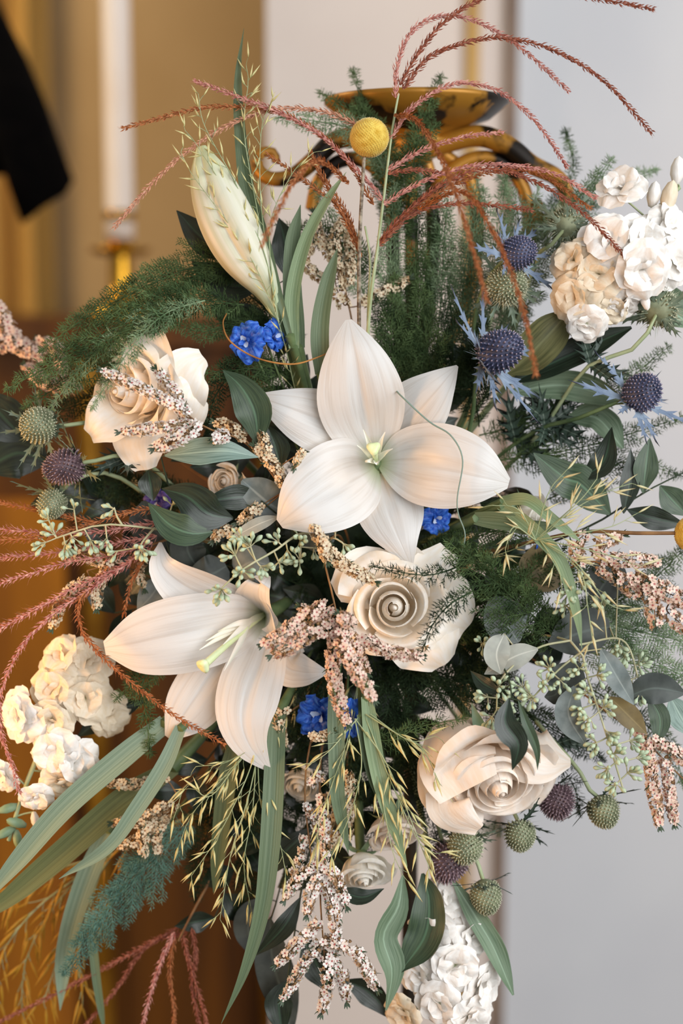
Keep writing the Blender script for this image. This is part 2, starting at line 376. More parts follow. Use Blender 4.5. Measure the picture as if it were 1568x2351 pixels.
g = G(); lathe(g, [(0, 0), (90*s, 0), (90*s, .008), (50*s, .02), (32*s, .035), (28*s, hh*.5), (26*s, hh-9*s)] if hh > .04 else [(0, 0), (60*s, 0), (30*s, hh*.3), (26*s, hh-9*s)], (cx, yc, ztop), sides=28); t.part('stem', g, 'brass')
# black cloth hanging from above at the left edge, out of focus
zb = .75/K
edge = [(-95, -1500), (-85, -700), (-70, -220), (-40, -90), (5, 20), (60, 130), (105, 230), (140, 330), (168, 412), (150, 445), (100, 480), (52, 515), (50, 450), (46, 405), (0, 405), (-170, 410), (-170, -160), (-170, -700), (-175, -1500)]
g = G(); E = np.array([W(x, y, zb) for x, y in edge]); ctr = W(-40, 150, zb)
rings = []
for k, (sc_, dy) in enumerate([(0.0, -.055), (.45, -.05), (.8, -.035), (.97, -.012), (1, 0), (.97, .012), (.6, .03), (0, .035)]):
    rings.append(ctr + (E-ctr)*sc_ + FW*dy + FW*.006*np.sin(np.arange(len(E))*1.7)[:, None]*sc_)
V = np.array(rings).reshape(-1, 3); g.add(V, grid_faces(8, len(E), True))
single('black_cloth', g, 'black_cloth', 'black cloth with slanting hem hanging at the upper left edge', 'cloth')

# ------------------------------------------------------------------ gilt stand that carries the flowers
ZS = 400
bx_, by_, bz_ = W(955, 300, ZS)
t = Thing('flower_stand', 'gilt and black scrolled iron flower stand with a round top dish', 'stand', (bx_, by_, 0))
s = K*(1+ZS*K)
ztopd = W(955, 232, ZS)[2]
g = G(); lathe(g, [(0, -6*s), (150*s, -8*s), (204*s, 3*s), (211*s, 2*s), (211*s, -9*s), (170*s, -42*s), (110*s, -62*s), (62*s, -78*s), (60*s, -84*s), (86*s, -90*s), (50*s, -110*s), (34*s, -140*s), (0, -140*s)], (bx_, by_, ztopd), sides=48)
t.part('dish', g, 'gilt')
def arm(pts, r, name='scroll'):
    g = G(); tube(g, WP(pts), np.array(r)*s, 12, n=40); return t.part(name, g, 'gilt')
arm([(935, 345, 400), (880, 345, 390), (830, 318, 380), (770, 322, 370), (720, 368, 365), (670, 405, 360), (620, 410, 358), (592, 385, 358), (598, 352, 360), (628, 350, 362), (634, 372, 364)], [24, 24, 23, 22, 20, 17, 14, 10])
arm([(925, 460, 420), (890, 420, 400), (860, 385, 395), (820, 365, 390), (770, 375, 390), (730, 420, 395), (715, 480, 400)], [16, 17, 17, 16, 15])
arm([(975, 345, 400), (1030, 325, 385), (1100, 312, 370), (1165, 335, 360), (1220, 378, 355), (1275, 405, 352), (1300, 440, 352), (1290, 490, 352), (1250, 505, 352), (1225, 485, 354), (1240, 462, 356)], [25, 25, 25, 24, 21, 18, 15, 11])
arm([(985, 470, 420), (1010, 420, 400), (1060, 375, 390), (1120, 362, 385), (1170, 385, 385), (1205, 440, 388), (1215, 520, 392), (1205, 620, 398), (1150, 700, 405)], [16, 17, 17, 16, 15, 14])
for xx in (905, 945, 990, 1085):
    p0 = W(xx, 430, ZS+20); p1 = W(945+(xx-955)*.25, 900, ZS+20)
    g = G(); tube(g, [(bx_+(p0[0]-bx_)*.4, by_, ztopd-.035), p0, W(xx, 640, ZS+20), p1], .0052, 8, n=24); t.part('strut', g, 'gilt')
p1 = W(948, 880, ZS+20); g = G(); tube(g, [p1, (p1[0], p1[1], 0.03)], .0062, 10, n=4); t.part('pole', g, 'iron')
g = G(); lathe(g, [(0, 0), (.16, 0), (.16, .012), (.05, .03), (.012, .06), (0, .06)], (p1[0], p1[1], 0), sides=32); t.part('base', g, 'iron')
# foam block the stems are pushed into
g = G(); c = W(*CORE); box(g, c, (.085, .05, .10)); fo = single('floral_foam', g, 'foam', 'dark green floral foam block deep inside the arrangement', 'foam', smooth=False)

# ------------------------------------------------------------------ stems
def to_core(p, j=30, bend=.35, rnd=None):
    """path from the foam to point p (pixels), bowing outward"""
    p = np.array(p, float); c = np.array(CORE, float)+np.r_[rng.uniform(-j, j, 2), rng.uniform(-10, 40)]
    m = c+(p-c)*.55 + np.array([0, 0, (c[2]-p[2])*bend*.5])
    return [tuple(c), tuple(m), tuple(p)]

# ------------------------------------------------------------------ lilies
def lily_petal(th, pts, hw, cup, nrm=None, seed=0, groove=.06, wave=.04, tw=0, name='petal'):
    g = G(); ribbon(g, WP(pts), np.array(hw)*K, nrm, cup=cup, groove=groove, wave=wave, wn=1.6, n=30, nu=17, seed=seed, twist=tw)
    return th.part(name, g, 'lily')
t = Thing('lily', 'large open white lily facing the camera at the centre of the arrangement', 'flower', W(870, 1070, 170))
IN = [110, 55, -5, -32, -38, -8]; OU = [125, 85, 40, 15, 10, 35]
def lp(xy, zs, hw, cup, seed, nrm=None, **k):
    xyz = spline([(x, y, 0) for x, y in xy], 6); lily_petal(t, [(a[0], a[1], z) for a, z in zip(xyz, zs)], hw, cup, nrm, seed, **k)
lp([(845, 1030), (790, 990), (690, 950), (584, 908)], OU, [22, 62, 76, 66, 40, 3], [.25, .1, -.12, -.2, -.2, 0], 1)
lp([(880, 1030), (935, 965), (990, 905), (1050, 840)], OU, [22, 60, 76, 66, 38, 3], [.25, .1, -.12, -.2, -.2, 0], 2)
lp([(868, 1075), (890, 1150), (915, 1225), (945, 1302)], OU, [22, 60, 78, 68, 36, 3], [.25, .1, -.12, -.2, -.2, 0], 3)
lp([(858, 1045), (836, 960), (818, 850), (800, 734)], IN, [14, 70, 96, 100, 84, 54, 7], [.55, .25, -.02, -.14, -.18, 0], 4, groove=.10)
lp([(875, 1062), (960, 1062), (1065, 1080), (1168, 1110)], IN, [14, 66, 92, 98, 88, 62, 12], [.55, .25, -.02, -.14, -.18, 0], 5, groove=.10)
lp([(860, 1072), (805, 1095), (715, 1150), (642, 1203)], IN, [14, 74, 98, 100, 88, 62, 12], [.55, .3, .02, -.14, -.18, 0], 6, groove=.10)
for k, (dx, dy) in enumerate([(-28, -52), (22, -46), (-42, -16), (40, -8), (-24, 22), (4, 28)]):
    g = G(); ribbon(g, WP([(864, 1062, 110), (862+dx*.25, 1052+dy*.3, 50), (861+dx*.7, 1042+dy*.75, 5), (862+dx, 1038+dy, -4 if dy < 0 else 22)]), np.array([5, 6, 6.5, 1])*K, cup=.6, n=12, nu=5)
    t.part('filament', g, 'filament')
g = G(); tube(g, WP([(866, 1066, 120), (862, 1050, 40), (859, 1033, -10)]), [5*K, 6*K, 8*K], 8, n=8); st = t.part('style', g, 'pistil')
g = G(); lathe(g, [(0, -6*K), (9*K, -5*K), (15*K, 0), (15*K, 6*K), (8*K, 11*K), (0, 9*K)], W(858, 1030, -12), D(-.1, -.2, -1), 18, rib=(.18, 3)); t.part('stigma', g, 'pistil', st)
g = G(); tube(g, WP([(866, 1068, 115), (868, 1085, 170), (850, 1180, 260), CORE]), [22*K, 15*K, 10*K, 9*K], 8, n=14); t.part('stem', g, 'stem')

t = Thing('lily', 'open cream white lily turned to the left below the central lily', 'flower', W(640, 1390, 170))
lily_petal(t, [(608, 1405, 140), (560, 1400, 100), (490, 1378, 60), (420, 1345, 30), (372, 1300, 20), (368, 1245, 45)], [20, 46, 58, 56, 36, 3], [.3, .3, .3, .3, .4, 0], D(.25, .25, -1), 11)
lily_petal(t, [(604, 1420, 140), (550, 1475, 105), (490, 1550, 70), (445, 1615, 55), (412, 1660, 55), (386, 1694, 70)], [20, 50, 64, 70, 58, 10], [.3, .2, 0, -.1, -.1, 0], None, 12)
lily_petal(t, [(622, 1432, 140), (640, 1485, 110), (660, 1528, 80), (690, 1540, 60), (722, 1543, 50), (753, 1543, 60)], [18, 42, 52, 45, 30, 3], [.2, .1, -.1, -.2, -.2, 0], None, 13)
lily_petal(t, [(606, 1408, 130), (600, 1390, 70), (590, 1368, 20), (594, 1345, 0), (606, 1330, 15), (618, 1322, 40)], [18, 50, 62, 48, 26, 4], [.5, .45, .3, .2, .1, 0], D(-.6, .75, -.55), 14)
lily_petal(t, [(604, 1410, 130), (540, 1430, 60), (460, 1450, 5), (385, 1465, -15), (310, 1480, -10), (240, 1488, 20)], [14, 58, 82, 90, 86, 66, 16], [.6, .3, .02, -.12, -.15, 0], D(-.1, .1, -1), 15, groove=.10)
lily_petal(t, [(612, 1420, 130), (600, 1500, 60), (572, 1580, 5), (560, 1650, -15), (575, 1710, -5), (620, 1772, 20)], [14, 52, 72, 70, 42, 3], [.6, .3, .02, -.12, 0, 0], D(-.1, .0, -1), 16, groove=.10)
lily_petal(t, [(608, 1412, 130), (618, 1405, 70), (622, 1420, 30), (628, 1450, 20), (640, 1480, 40)], [10, 34, 40, 30, 4], [.4, .4, .4, .3, 0], D(-.85, .2, -.5), 17, name='petal_fold')
for k, (x, y, z) in enumerate([(472, 1472, -30), (458, 1492, -34), (512, 1480, -20), (515, 1540, -40), (500, 1450, 0)]):
    g = G(); ribbon(g, WP([(606, 1410, 120), (575, 1425, 70), ((575+x)/2+6, (1425+y)/2-6, 15), (x, y, z)]), np.array([5, 6, 6.5, .6])*K, cup=.5, n=14, nu=5); t.part('filament', g, 'filament')
g = G(); tube(g, WP([(606, 1412, 130), (570, 1440, 60), (510, 1490, -20), (474, 1522, -60)]), [5*K, 6*K, 7*K, 9*K], 8, n=14); st = t.part('style', g, 'pistil')
g = G(); lathe(g, [(0, -8*K), (9*K, -6*K), (16*K, 2*K), (16*K, 9*K), (9*K, 14*K), (0, 11*K)], W(470, 1525, -64), D(-.7, .5, -.6), 18, rib=(.18, 3)); t.part('stigma', g, 'pistil', st)
g = G(); tube(g, WP([(610, 1412, 130), (640, 1395, 190), (720, 1350, 270), CORE]), [20*K, 14*K, 10*K, 9*K], 8, n=14); t.part('stem', g, 'stem')

t = Thing('lily_bud', 'closed pale green white lily bud standing tall at the upper left', 'flower bud', W(655, 770, 60))
P = WP([(645, 735, 40), (610, 660, 30), (560, 580, 18), (515, 490, 8), (482, 405, 4), (462, 338, 6)])
r = np.array([14, 26, 47, 62, 66, 60, 44, 12]); P = spline(P, 34); r = curve1(r, 34)*K
T_ = tangents(P); S_ = unit(np.cross(T_, CAMN)); B_ = np.cross(T_, S_)
for j in range(3):          # three overlapping outer tepals
    a0 = math.pi*2/3*j + math.pi*.42; g = G(); aa = np.linspace(-1.12, 1.12, 13)
    rr = r[:, None]*(1.0-.30*np.abs(aa/1.12)**2.2 + .0*aa)[None]*(1+.02*j)
    rr = rr*(1-.10*np.exp(-(aa/.10)**2))[None]
    V = P[:, None]+rr[..., None]*(np.cos(a0+aa)[None, :, None]*S_[:, None]+np.sin(a0+aa)[None, :, None]*B_[:, None])
    uv = np.stack(np.meshgrid(np.linspace(0, 1, 34), np.linspace(0, 1, 13), indexing='ij')[::-1], -1).reshape(-1, 2)
    g.add(V.reshape(-1, 3), grid_faces(34, 13), uv); t.part('tepal', g, 'lily_bud')
g = G(); V = P[:, None]+(r*.8)[:, None, None]*(np.cos(np.arange(12)*.5236)[None, :, None]*S_[:, None]+np.sin(np.arange(12)*.5236)[None, :, None]*B_[:, None])
g.add(V.reshape(-1, 3), grid_faces(34, 12, True), np.tile([.5, .5], (34*12, 1))); t.part('inner_tepals', g, 'lily_bud')
g = G(); tube(g, WP([(644, 730, 40), (668, 800, 70), (720, 1000, 200), CORE]), [14*K, 13*K, 10*K, 9*K], 8, n=16); t.part('stem', g, 'stem')

# ------------------------------------------------------------------ roses
def sm(x, a, b):
    x = np.clip((x-a)/(b-a), 0, 1); return x*x*(3-2*x)
def rose_petal_geo(Fr, c, R, s, phi, rs, opn):
    nv, nu = 16, 15; v = np.linspace(0, 1, nv)[:, None]; u = np.linspace(-1, 1, nu)[None]
    zb, zt = -.62*R, (.40-.42*s**.8*(.45+.55*opn)+rs.uniform(-.02, .02))*R
    half = 2.0-1.25*s**.7+rs.uniform(-.1, .1)
    ve = v*(1-(.08+.12*s)*u**2)                                   # rounded upper outline
    rb = R*(.13+.50*s**.9); rt = R*(.035+.60*s**1.05)+R*.40*opn*s**1.6
    x1 = np.minimum(1, ve/.55); x2 = sm(ve, .45, 1.0)
    r = rb*np.sin(np.pi/2*np.clip(x1, .05, 1))**.7*(1-x2)+rt*x2
    roll = sm(ve, .86, 1.0)**1.5
    r = r*(1+.13*u*(1-s*.4)) + R*(.006+.08*s)*roll + R*.03*s*np.sin(u*3.5+rs.uniform(0, 6))*ve
    z = zb+(zt-zb)*sm(ve*.5+.0, -.12, .5)*1.0 - R*(.03+.16*opn*s)*roll
    z = z + R*.035*s*np.sin(u*3+rs.uniform(0, 6))*sm(ve, .5, 1)
    a = phi+u*half*(.35+.65*np.sin(np.pi/2*np.minimum(1, v*1.5+.05)))
    X = np.stack([r*np.cos(a), r*np.sin(a), z*np.ones_like(a)], -1)
    V = c + X.reshape(-1, 3) @ Fr.T
    uv = np.stack(np.meshgrid(np.linspace(0, 1, nv), np.linspace(0, 1, nu), indexing='ij')[::-1], -1).reshape(-1, 2)
    return V, grid_faces(nv, nu), uv
def rose(label, c, ax, R, n, opn, m, seed, outer=(), spin=0, sepals=True):
    rs = np.random.default_rng(seed); cw = W(*c); Fr = frame(D(*ax), spin); s_ = K*(1+c[2]*K)
    base = cw - Fr[:, 2]*R*s_*.62
    t = Thing('rose', label, 'flower', base)
    for k in range(n):
        s = (k+.5)/n; g = G(); g.add(*rose_petal_geo(Fr, cw, R*s_, s, k*2.39996+spin, rs, opn)); t.part('petal', g, m)
    g = G(); lathe(g, np.array([(.07, -.3), (.085, .1), (.06, .26), (.032, .35), (.012, .375), (0, .37)])*R*s_, cw, Fr[:, 2], 14, rib=(.08, 2)); t.part('heart', g, m)
    for j, (pts, hw, cup, nr) in enumerate(outer):
        g = G(); ribbon(g, WP(pts), np.array(hw)*K, nr, cup=cup, wave=.2, wn=1.3, n=20, nu=17, seed=seed+j, ruf=.10); t.part('petal', g, m)
    cz = -Fr[:, 2]
    if sepals:
        for j in range(5):
            a = j*1.2566+rs.uniform(-.2, .2); d = Fr[:, 0]*math.cos(a)+Fr[:, 1]*math.sin(a)
            g = G(); ribbon(g, [base, base+d*R*s_*.35+cz*R*s_*.02, base+d*R*s_*.62+cz*R*s_*(.1+.2*rs.random())], np.array([10, 14, 1])*K*R/150, Fr[:, 2], n=8, nu=5, cup=.3); t.part('sepal', g, 'sepal')
    g = G(); b2 = base+cz*R*s_*.35; cc = W(*CORE); tube(g, [base-cz*.003, b2, b2*.4+cc*.6+np.array([0, .02, 0]), cc], [13*K, 9*K, 8*K, 8*K], 8, n=14); t.part('stem', g, 'stem')
    return t
rose('cream rose with ruffled outer petals under the feathery fern at upper left', (300, 900, 40), (-.62, .05, -.8), 150, 14, .85, 'rose_cream', 3, outer=[
    ([(330, 930, 70), (345, 830, 25), (340, 760, 5), (345, 718, 20)], [30, 62, 58, 10], [.3, .2, .1, 0], D(-.3, .3, -1)),
    ([(360, 950, 80), (410, 880, 20), (440, 840, 10), (468, 820, 35)], [40, 80, 66, 22], [.1, 0, -.15, -.1], D(.25, .1, -1)),
    ([(370, 960, 90), (420, 930, 30), (435, 900, 20), (450, 890, 40)], [40, 70, 60, 26], [.1, -.1, -.3, -.1], D(.4, .2, -1)),
    ([(330, 950, 70), (320, 1010, 25), (325, 1050, 25), (335, 1078, 45)], [40, 66, 58, 26], [.2, 0, -.1, 0], D(-.1, -.2, -1)),
    ([(310, 930, 60), (250, 960, 20), (220, 980, 15), (205, 1000, 35)], [40, 64, 54, 22], [.2, 0, -.1, 0], D(-.4, 0, -1))])
rose('cream white rose facing the camera right below the central lily', (905, 1395, 10), (-.02, -.05, -1), 142, 15, .85, 'rose_cream', 5, outer=[
    ([(930, 1400, 70), (1000, 1400, 40), (1045, 1420, 35), (1074, 1440, 55)], [50, 92, 92, 34], [.1, 0, -.12, -.1], D(.2, 0, -1)),
    ([(925, 1420, 75), (975, 1470, 45), (1000, 1500, 42), (1020, 1525, 60)], [50, 84, 80, 34], [.1, 0, -.12, -.1], None),
    ([(940, 1380, 80), (985, 1320, 50), (1010, 1290, 50), (1030, 1262, 65)], [40, 55, 52, 26], [.3, .2, 0, 0], None),
    ([(890, 1370, 75), (850, 1330, 45), (810, 1340, 35), (770, 1360, 50)], [50, 76, 66, 26], [.2, .1, -.1, 0], None),
    ([(905, 1370, 80), (900, 1310, 55), (890, 1280, 55), (880, 1262, 70)], [50, 84, 80, 34], [.2, .1, 0, 0], None)])
rose('large pale peach rose drooping to the lower right above the thistle heads', (1140, 1785, 0), (.16, .52, -.85), 168, 17, .75, 'rose_peach', 9, spin=.8, outer=[
    ([(1090, 1650, 90), (1050, 1690, 0), (1045, 1750, -45), (1075, 1812, -60)], [40, 82, 92, 74], [-.45, -.4, -.3, -.1], D(-.35, -.25, -1)),
    ([(1040, 1710, 80), (1005, 1760, 25), (1005, 1820, 10), (1030, 1885, 20)], [50, 60, 52, 20], [-.3, -.3, -.2, -.1], D(-.5, 0, -1)),
    ([(1060, 1800, 60), (1030, 1840, -10), (1050, 1880, -25), (1100, 1905, -10)], [40, 54, 50, 18], [-.1, -.1, -.2, 0], D(-.2, .4, -1)),
    ([(1150, 1680, 80), (1200, 1710, 10), (1245, 1738, 0), (1310, 1752, 30)], [60, 76, 62, 10], [-.2, -.2, -.2, 0], D(.3, -.3, -1))])
rose('pale peach rose half hidden below the oat grass at bottom centre', (905, 1915, 90), (.15, .75, -.6), 88, 16, .6, 'rose_peach', 12)
rose('white rose hanging downwards beside the peach rose at bottom centre', (835, 2005, 100), (.1, .75, -.65), 88, 14, .6, 'rose_white', 13)
rose('small cream rose peeping out beneath the silvery leaf at left', (520, 1105, 140), (-.4, .1, -.9), 62, 14, .45, 'rose_cream', 14)
rose('half open cream rosebud behind the oat grass at right', (1225, 1180, 90), (.75, .25, -.5), 72, 14, .3, 'rose_white', 15)
rose('ivory rose seen in the dark gap between the hanging grass blades', (690, 1800, 190), (-.2, .5, -.8), 72, 12, .5, 'rose_white', 16)

# ------------------------------------------------------------------ stock (gillyflower) stems with ruffled double florets
def petal_mesh(name, m, L, hw, seed, ruf=.28):
    g = G(); r_ = np.random.default_rng(seed)
    P = [(0, 0, 0), (0, L*.4, L*.12), (0, L*.75, L*.08), (0, L, -L*.12)]
    ribbon(g, P, np.array([.22, .7, 1.0, .95, .45])*hw, (0, 0, 1), cup=[.4, .2, 0, -.15, -.1], wave=.10, wn=1.2+r_.random(), n=9, nu=9, seed=seed, ruf=ruf)
    return g.mesh(name, m)
STOCKP = {m: [petal_mesh('petal', m, px(56), px(33+3*i), 40+i, .16) for i in range(4)] for m in ('stock', 'stock_cream')}
gg = G(); lathe(gg, [(0, -px(22)), (px(4), -px(20)), (px(8), -px(6)), (px(7), 0), (0, px(2))], (0, 0, 0), (0, 0, 1), 8); CALYX = gg.mesh('floret', 'sepal')
gg = G(); lathe(gg, [(0, -px(20)), (px(5), -px(18)), (px(10), -px(4)), (px(10), px(8)), (px(6), px(20)), (0, px(25))], (0, 0, 0), (0, 0, 1), 8, rib=(.1, 4)); 
BUDM = {m: gg.mesh('bud', m) for m in ('stock', 'stock_cream', 'sepal')}
def stock_stem(label, path, florets, buds=(), leaves=(), seed=0):
    rs = np.random.default_rng(seed); t = Thing('stock_stem', label, 'flower', W(*path[0]))
    P = WP(path); g = G(); tube(g, P, [9*K, 8*K, 5*K], 8, n=16); st = t.part('stem', g, 'stem_light'); Pf = spline(P, 60)
    for (x, y, z, sc, m, ax) in florets:
        c = W(x, y, z); a = D(*ax); Fr = frame(a, rs.uniform(0, 6)); sc = sc*.98
        f = t.inst('floret', CALYX, M4(Fr, c, sc), st)
        k = Pf[np.argmin(np.linalg.norm(Pf-c, axis=1))]
        g = G(); tube(g, [k, c-a*px(18)*sc], 2.5*K, 5, n=4); t.part('pedicel', g, 'stem_light', st)
        for ring, (cnt, tilt, psc) in enumerate([(5, 76, 1.0), (4, 44, .85), (2, 18, .6)]):
            for j in range(cnt):
                az = j*6.283/cnt+ring*.6+rs.uniform(-.25, .25); ti = math.radians(tilt+rs.uniform(-12, 12))
                yv = np.array([math.cos(az)*math.sin(ti), math.sin(az)*math.sin(ti), math.cos(ti)])
                zv = np.array([-math.cos(az)*math.cos(ti), -math.sin(az)*math.cos(ti), math.sin(ti)]); xv = np.cross(yv, zv)
                t.inst('petal', STOCKP[m][rs.integers(4)], M4(np.stack([xv, yv, zv], 1), (0, 0, 0), psc*rs.uniform(.88, 1.1)), f, local=True)
    for (x, y, z, sc, m, ax) in buds:
        c = W(x, y, z); a = D(*ax); k = Pf[np.argmin(np.linalg.norm(Pf-c, axis=1))]
        t.inst('bud', BUDM[m], M4(frame(a, 0), c, sc), st)
        g = G(); tube(g, [k, (k+c)/2-a*px(10), c-a*px(18)*sc], 2.4*K, 5, n=5); t.part('pedicel', g, 'stem_light', st)
    for (pts, hw, m, tw) in leaves:
        g = G(); ribbon(g, WP(pts), np.array([3, .8, 1, .85, .1])[...]*np.array([K, hw*K, hw*K, hw*K, hw*K]), None, cup=.25, fold=.15, wave=.1, n=20, nu=9, twist=tw); t.part('leaf', g, m)
    return t
FA = (-.2, .1, -1)
stock_stem('white and cream stock flower spike leaning out at the upper right', [CORE, (1150, 900, 240), (1330, 700, 60), (1450, 540, 50), (1560, 430, 60)], [
    (1430, 440, 30, 1.15, 'stock', (-.3, -.6, -.7)), (1400, 560, -5, 1.25, 'stock', (-.3, -.2, -1)), (1475, 555, 0, 1.2, 'stock', (.1, -.3, -1)),
    (1320, 600, 20, 1.05, 'stock_cream', (-.6, -.2, -.8)), (1375, 630, 0, 1.15, 'stock_cream', (-.2, 0, -1)), (1470, 615, -35, 1.3, 'stock', (.1, .4, -1)),
    (1325, 680, 10, 1.1, 'stock_cream', (-.5, .3, -.8)), (1345, 740, 15, .95, 'stock', (-.2, .6, -.8)), (1400, 700, 20, 1.0, 'stock_cream', (.1, .6, -.8)), (1540, 600, 0, 1.2, 'stock', (.5, .2, -.9)), (1530, 520, 20, 1.1, 'stock', (.5, -.2, -.9)), (1435, 690, 15, .9, 'stock', (.4, .7, -.6))],
    [(1555, 395, 40, 1.5, 'stock', (.1, -1, -.1)), (1500, 450, 30, 1.4, 'stock', (.1, -.9, -.4)), (1535, 455, 25, 1.7, 'stock_cream', (.2, -.9, -.3)), (1480, 685, 0, 1.2, 'stock', (.2, 1, -.2))],
    [([(1160, 860, 120), (1230, 800, 80), (1310, 712, 60)], 48, 'leaf_olive', 0), ([(1170, 880, 130), (1320, 810, 100), (1450, 752, 70)], 34, 'leaf_dark', .3),
     ([(1170, 900, 160), (1300, 885, 140), (1440, 925, 120)], 36, 'leaf_stock', 0), ([(1420, 700, 90), (1500, 690, 90), (1590, 750, 100)], 46, 'leaf_stock', .2), ([(1300, 960, 160), (1370, 960, 140), (1430, 1030, 130)], 34, 'leaf_stock', .4)], 3)
stock_stem('creamy white stock flower spike drooping at the left edge', [CORE, (420, 1450, 230), (230, 1530, 130), (130, 1650, 100), (60, 1800, 100), (20, 1930, 100)], [
    (150, 1510, 120, 1.1, 'stock_cream', (-.4, -.5, -.8)), (200, 1520, 130, 1.1, 'stock_cream', (.2, -.4, -.9)), (130, 1580, 100, 1.15, 'stock_cream', (-.3, 0, -1)), (195, 1600, 105, 1.2, 'stock_cream', (.3, 0, -1)),
    (55, 1640, 100, 1.15, 'stock', (-.6, 0, -.9)), (120, 1650, 90, 1.0, 'stock_cream', (-.2, .3, -1)), (130, 1720, 85, 1.15, 'stock', (-.2, .2, -1)), (170, 1745, 95, 1.15, 'stock', (.3, .3, -1)), (140, 1790, 100, 1.0, 'stock_cream', (.1, .7, -.8)), (250, 1640, 150, 1.0, 'stock_cream', (.6, .2, -.8)), (10, 1775, 110, .8, 'stock', (-.5, .4, -.8)), (85, 1825, 80, .75, 'stock', (0, .6, -.8))],
    [(22, 1855, 100, 1.2, 'sepal', (-.8, .2, -.3)), (80, 1880, 95, .9, 'stock', (.2, .9, -.2)), (40, 1890, 95, 1.2, 'sepal', (-.6, -.3, -.4)), (15, 1910, 95, 1.2, 'sepal', (-.8, .4, -.4)), (40, 1925, 95, 1.1, 'sepal', (.2, .9, -.3))],
    [([(330, 1610, 180), (250, 1640, 170), (180, 1690, 165)], 26, 'leaf_dark', 0)], 4)
stock_stem('white stock flower spike hanging straight down at the bottom right', [CORE, (930, 1700, 300), (985, 1960, 170), (1015, 2120, 140), (1025, 2370, 120)], [
    (1025, 2065, 120, 1.0, 'stock', (.1, -.5, -.9)), (1000, 2140, 100, 1.1, 'stock', (-.4, 0, -1)), (1075, 2150, 110, 1.1, 'stock', (.6, -.1, -.9)), (1045, 2215, 75, 1.15, 'stock', (.1, .1, -1)),
    (970, 2235, 100, 1.1, 'stock', (-.6, .1, -.8)), (1095, 2260, 100, 1.1, 'stock', (.7, .2, -.7)), (1010, 2300, 85, 1.15, 'stock', (-.3, .3, -.9)), (1075, 2335, 85, 1.15, 'stock', (.4, .3, -.9)), (935, 2325, 110, 1.0, 'stock_cream', (-.7, .3, -.7))],
    [(940, 2170, 110, 1.1, 'stock', (-.7, .5, -.3)), (955, 2110, 110, 1.0, 'stock', (-.7, .3, -.3))],
    [([(925, 2010, 90), (915, 2080, 70), (880, 2150, 65), (900, 2230, 60), (885, 2320, 70)], 32, 'leaf_stock', .9), ([(970, 2005, 100), (985, 2070, 75), (975, 2150, 70), (920, 2230, 70)], 42, 'leaf_mid', -.5),
     ([(1040, 2020, 95), (1095, 2110, 80), (1135, 2180, 80), (1178, 2285, 80)], 25, 'leaf_stock', .5)], 5)

# ------------------------------------------------------------------ leaf sprigs
def leaf(th, pts, hw, m, tw=0, nrm=None, fold=.22, cup=0, shape=(.06, .62, 1, .86, .48, .02), parent=None):
    g = G(); P = WP(pts); d = unit(P[0]-P[-1])
    ribbon(g, P, np.array(shape)*hw*K, nrm, cup=cup, fold=fold, wave=.05, n=16, nu=9, twist=tw, seed=int(pts[0][0])); return th.part('leaf', g, m, parent)
def sprig(name, label, cat, path, leaves, sm_='stem_dark', r=3.2, group=None):
    t = Thing(name, label, cat, W(*path[0]), group); P = WP(path); g = G(); tube(g, P, [r*1.4*K, r*K, r*.6*K], 6, n=20); t.part('stem', g, sm_)
    Pf = spline(P, 50)
    for L in leaves:
        pts, hw, m = L[:3]; kw = L[3] if len(L) > 3 else {}
        b = W(*pts[0]); k = Pf[np.argmin(np.linalg.norm(Pf-b, axis=1))]
        o = leaf(t, pts, hw, m, **kw)
        if np.linalg.norm(k-b) > .002: g = G(); tube(g, [k, (k+b)/2+np.array([0, .001, 0]), b], 1.6*K, 5, n=5); t.part('leaf_stalk', g, sm_, o)
    return t
ROUND = dict(shape=(.35, .95, 1.05, 1, .7, .1), fold=.05)
OVAL = dict(shape=(.1, .75, 1, .95, .6, .03), fold=.12)
sprig('ruscus_sprig', 'glossy dark ruscus sprig at left between the roses and the lilies', 'leaves', [CORE, (690, 1150, 160), (600, 1060, 60), (560, 1010, 40)], [
    ([(592, 1022, 20), (585, 950, 0), (555, 890, 0), (512, 850, 10)], 43, 'leaf_mid'), ([(645, 1075, 60), (630, 1020, 50), (612, 975, 50)], 34, 'leaf_dark'),
    ([(600, 1140, 60), (540, 1142, 35), (465, 1152, 30)], 30, 'leaf_dark')])
sprig('ruscus_sprig', 'ruscus sprig with one broad silvery leaf under the cream rose', 'leaves', [CORE, (600, 1300, 240), (440, 1200, 130), (390, 1120, 70), (370, 1050, 30)], [
    ([(378, 1046, 10), (440, 1040, -15), (520, 1036, -20), (594, 1050, 0)], 34, 'leaf_silver', dict(nrm=D(0, -.35, -1))), ([(535, 1190, 40), (480, 1180, 20), (430, 1140, 20), (372, 1122, 30)], 46, 'leaf_dark'),
    ([(488, 1222, 20), (440, 1225, 0), (390, 1205, 0), (340, 1155, 15)], 38, 'leaf_mid', dict(nrm=D(.1, -.3, -1))), ([(340, 1080, 60), (345, 1110, 50), (352, 1150, 55)], 28, 'leaf_dark')])
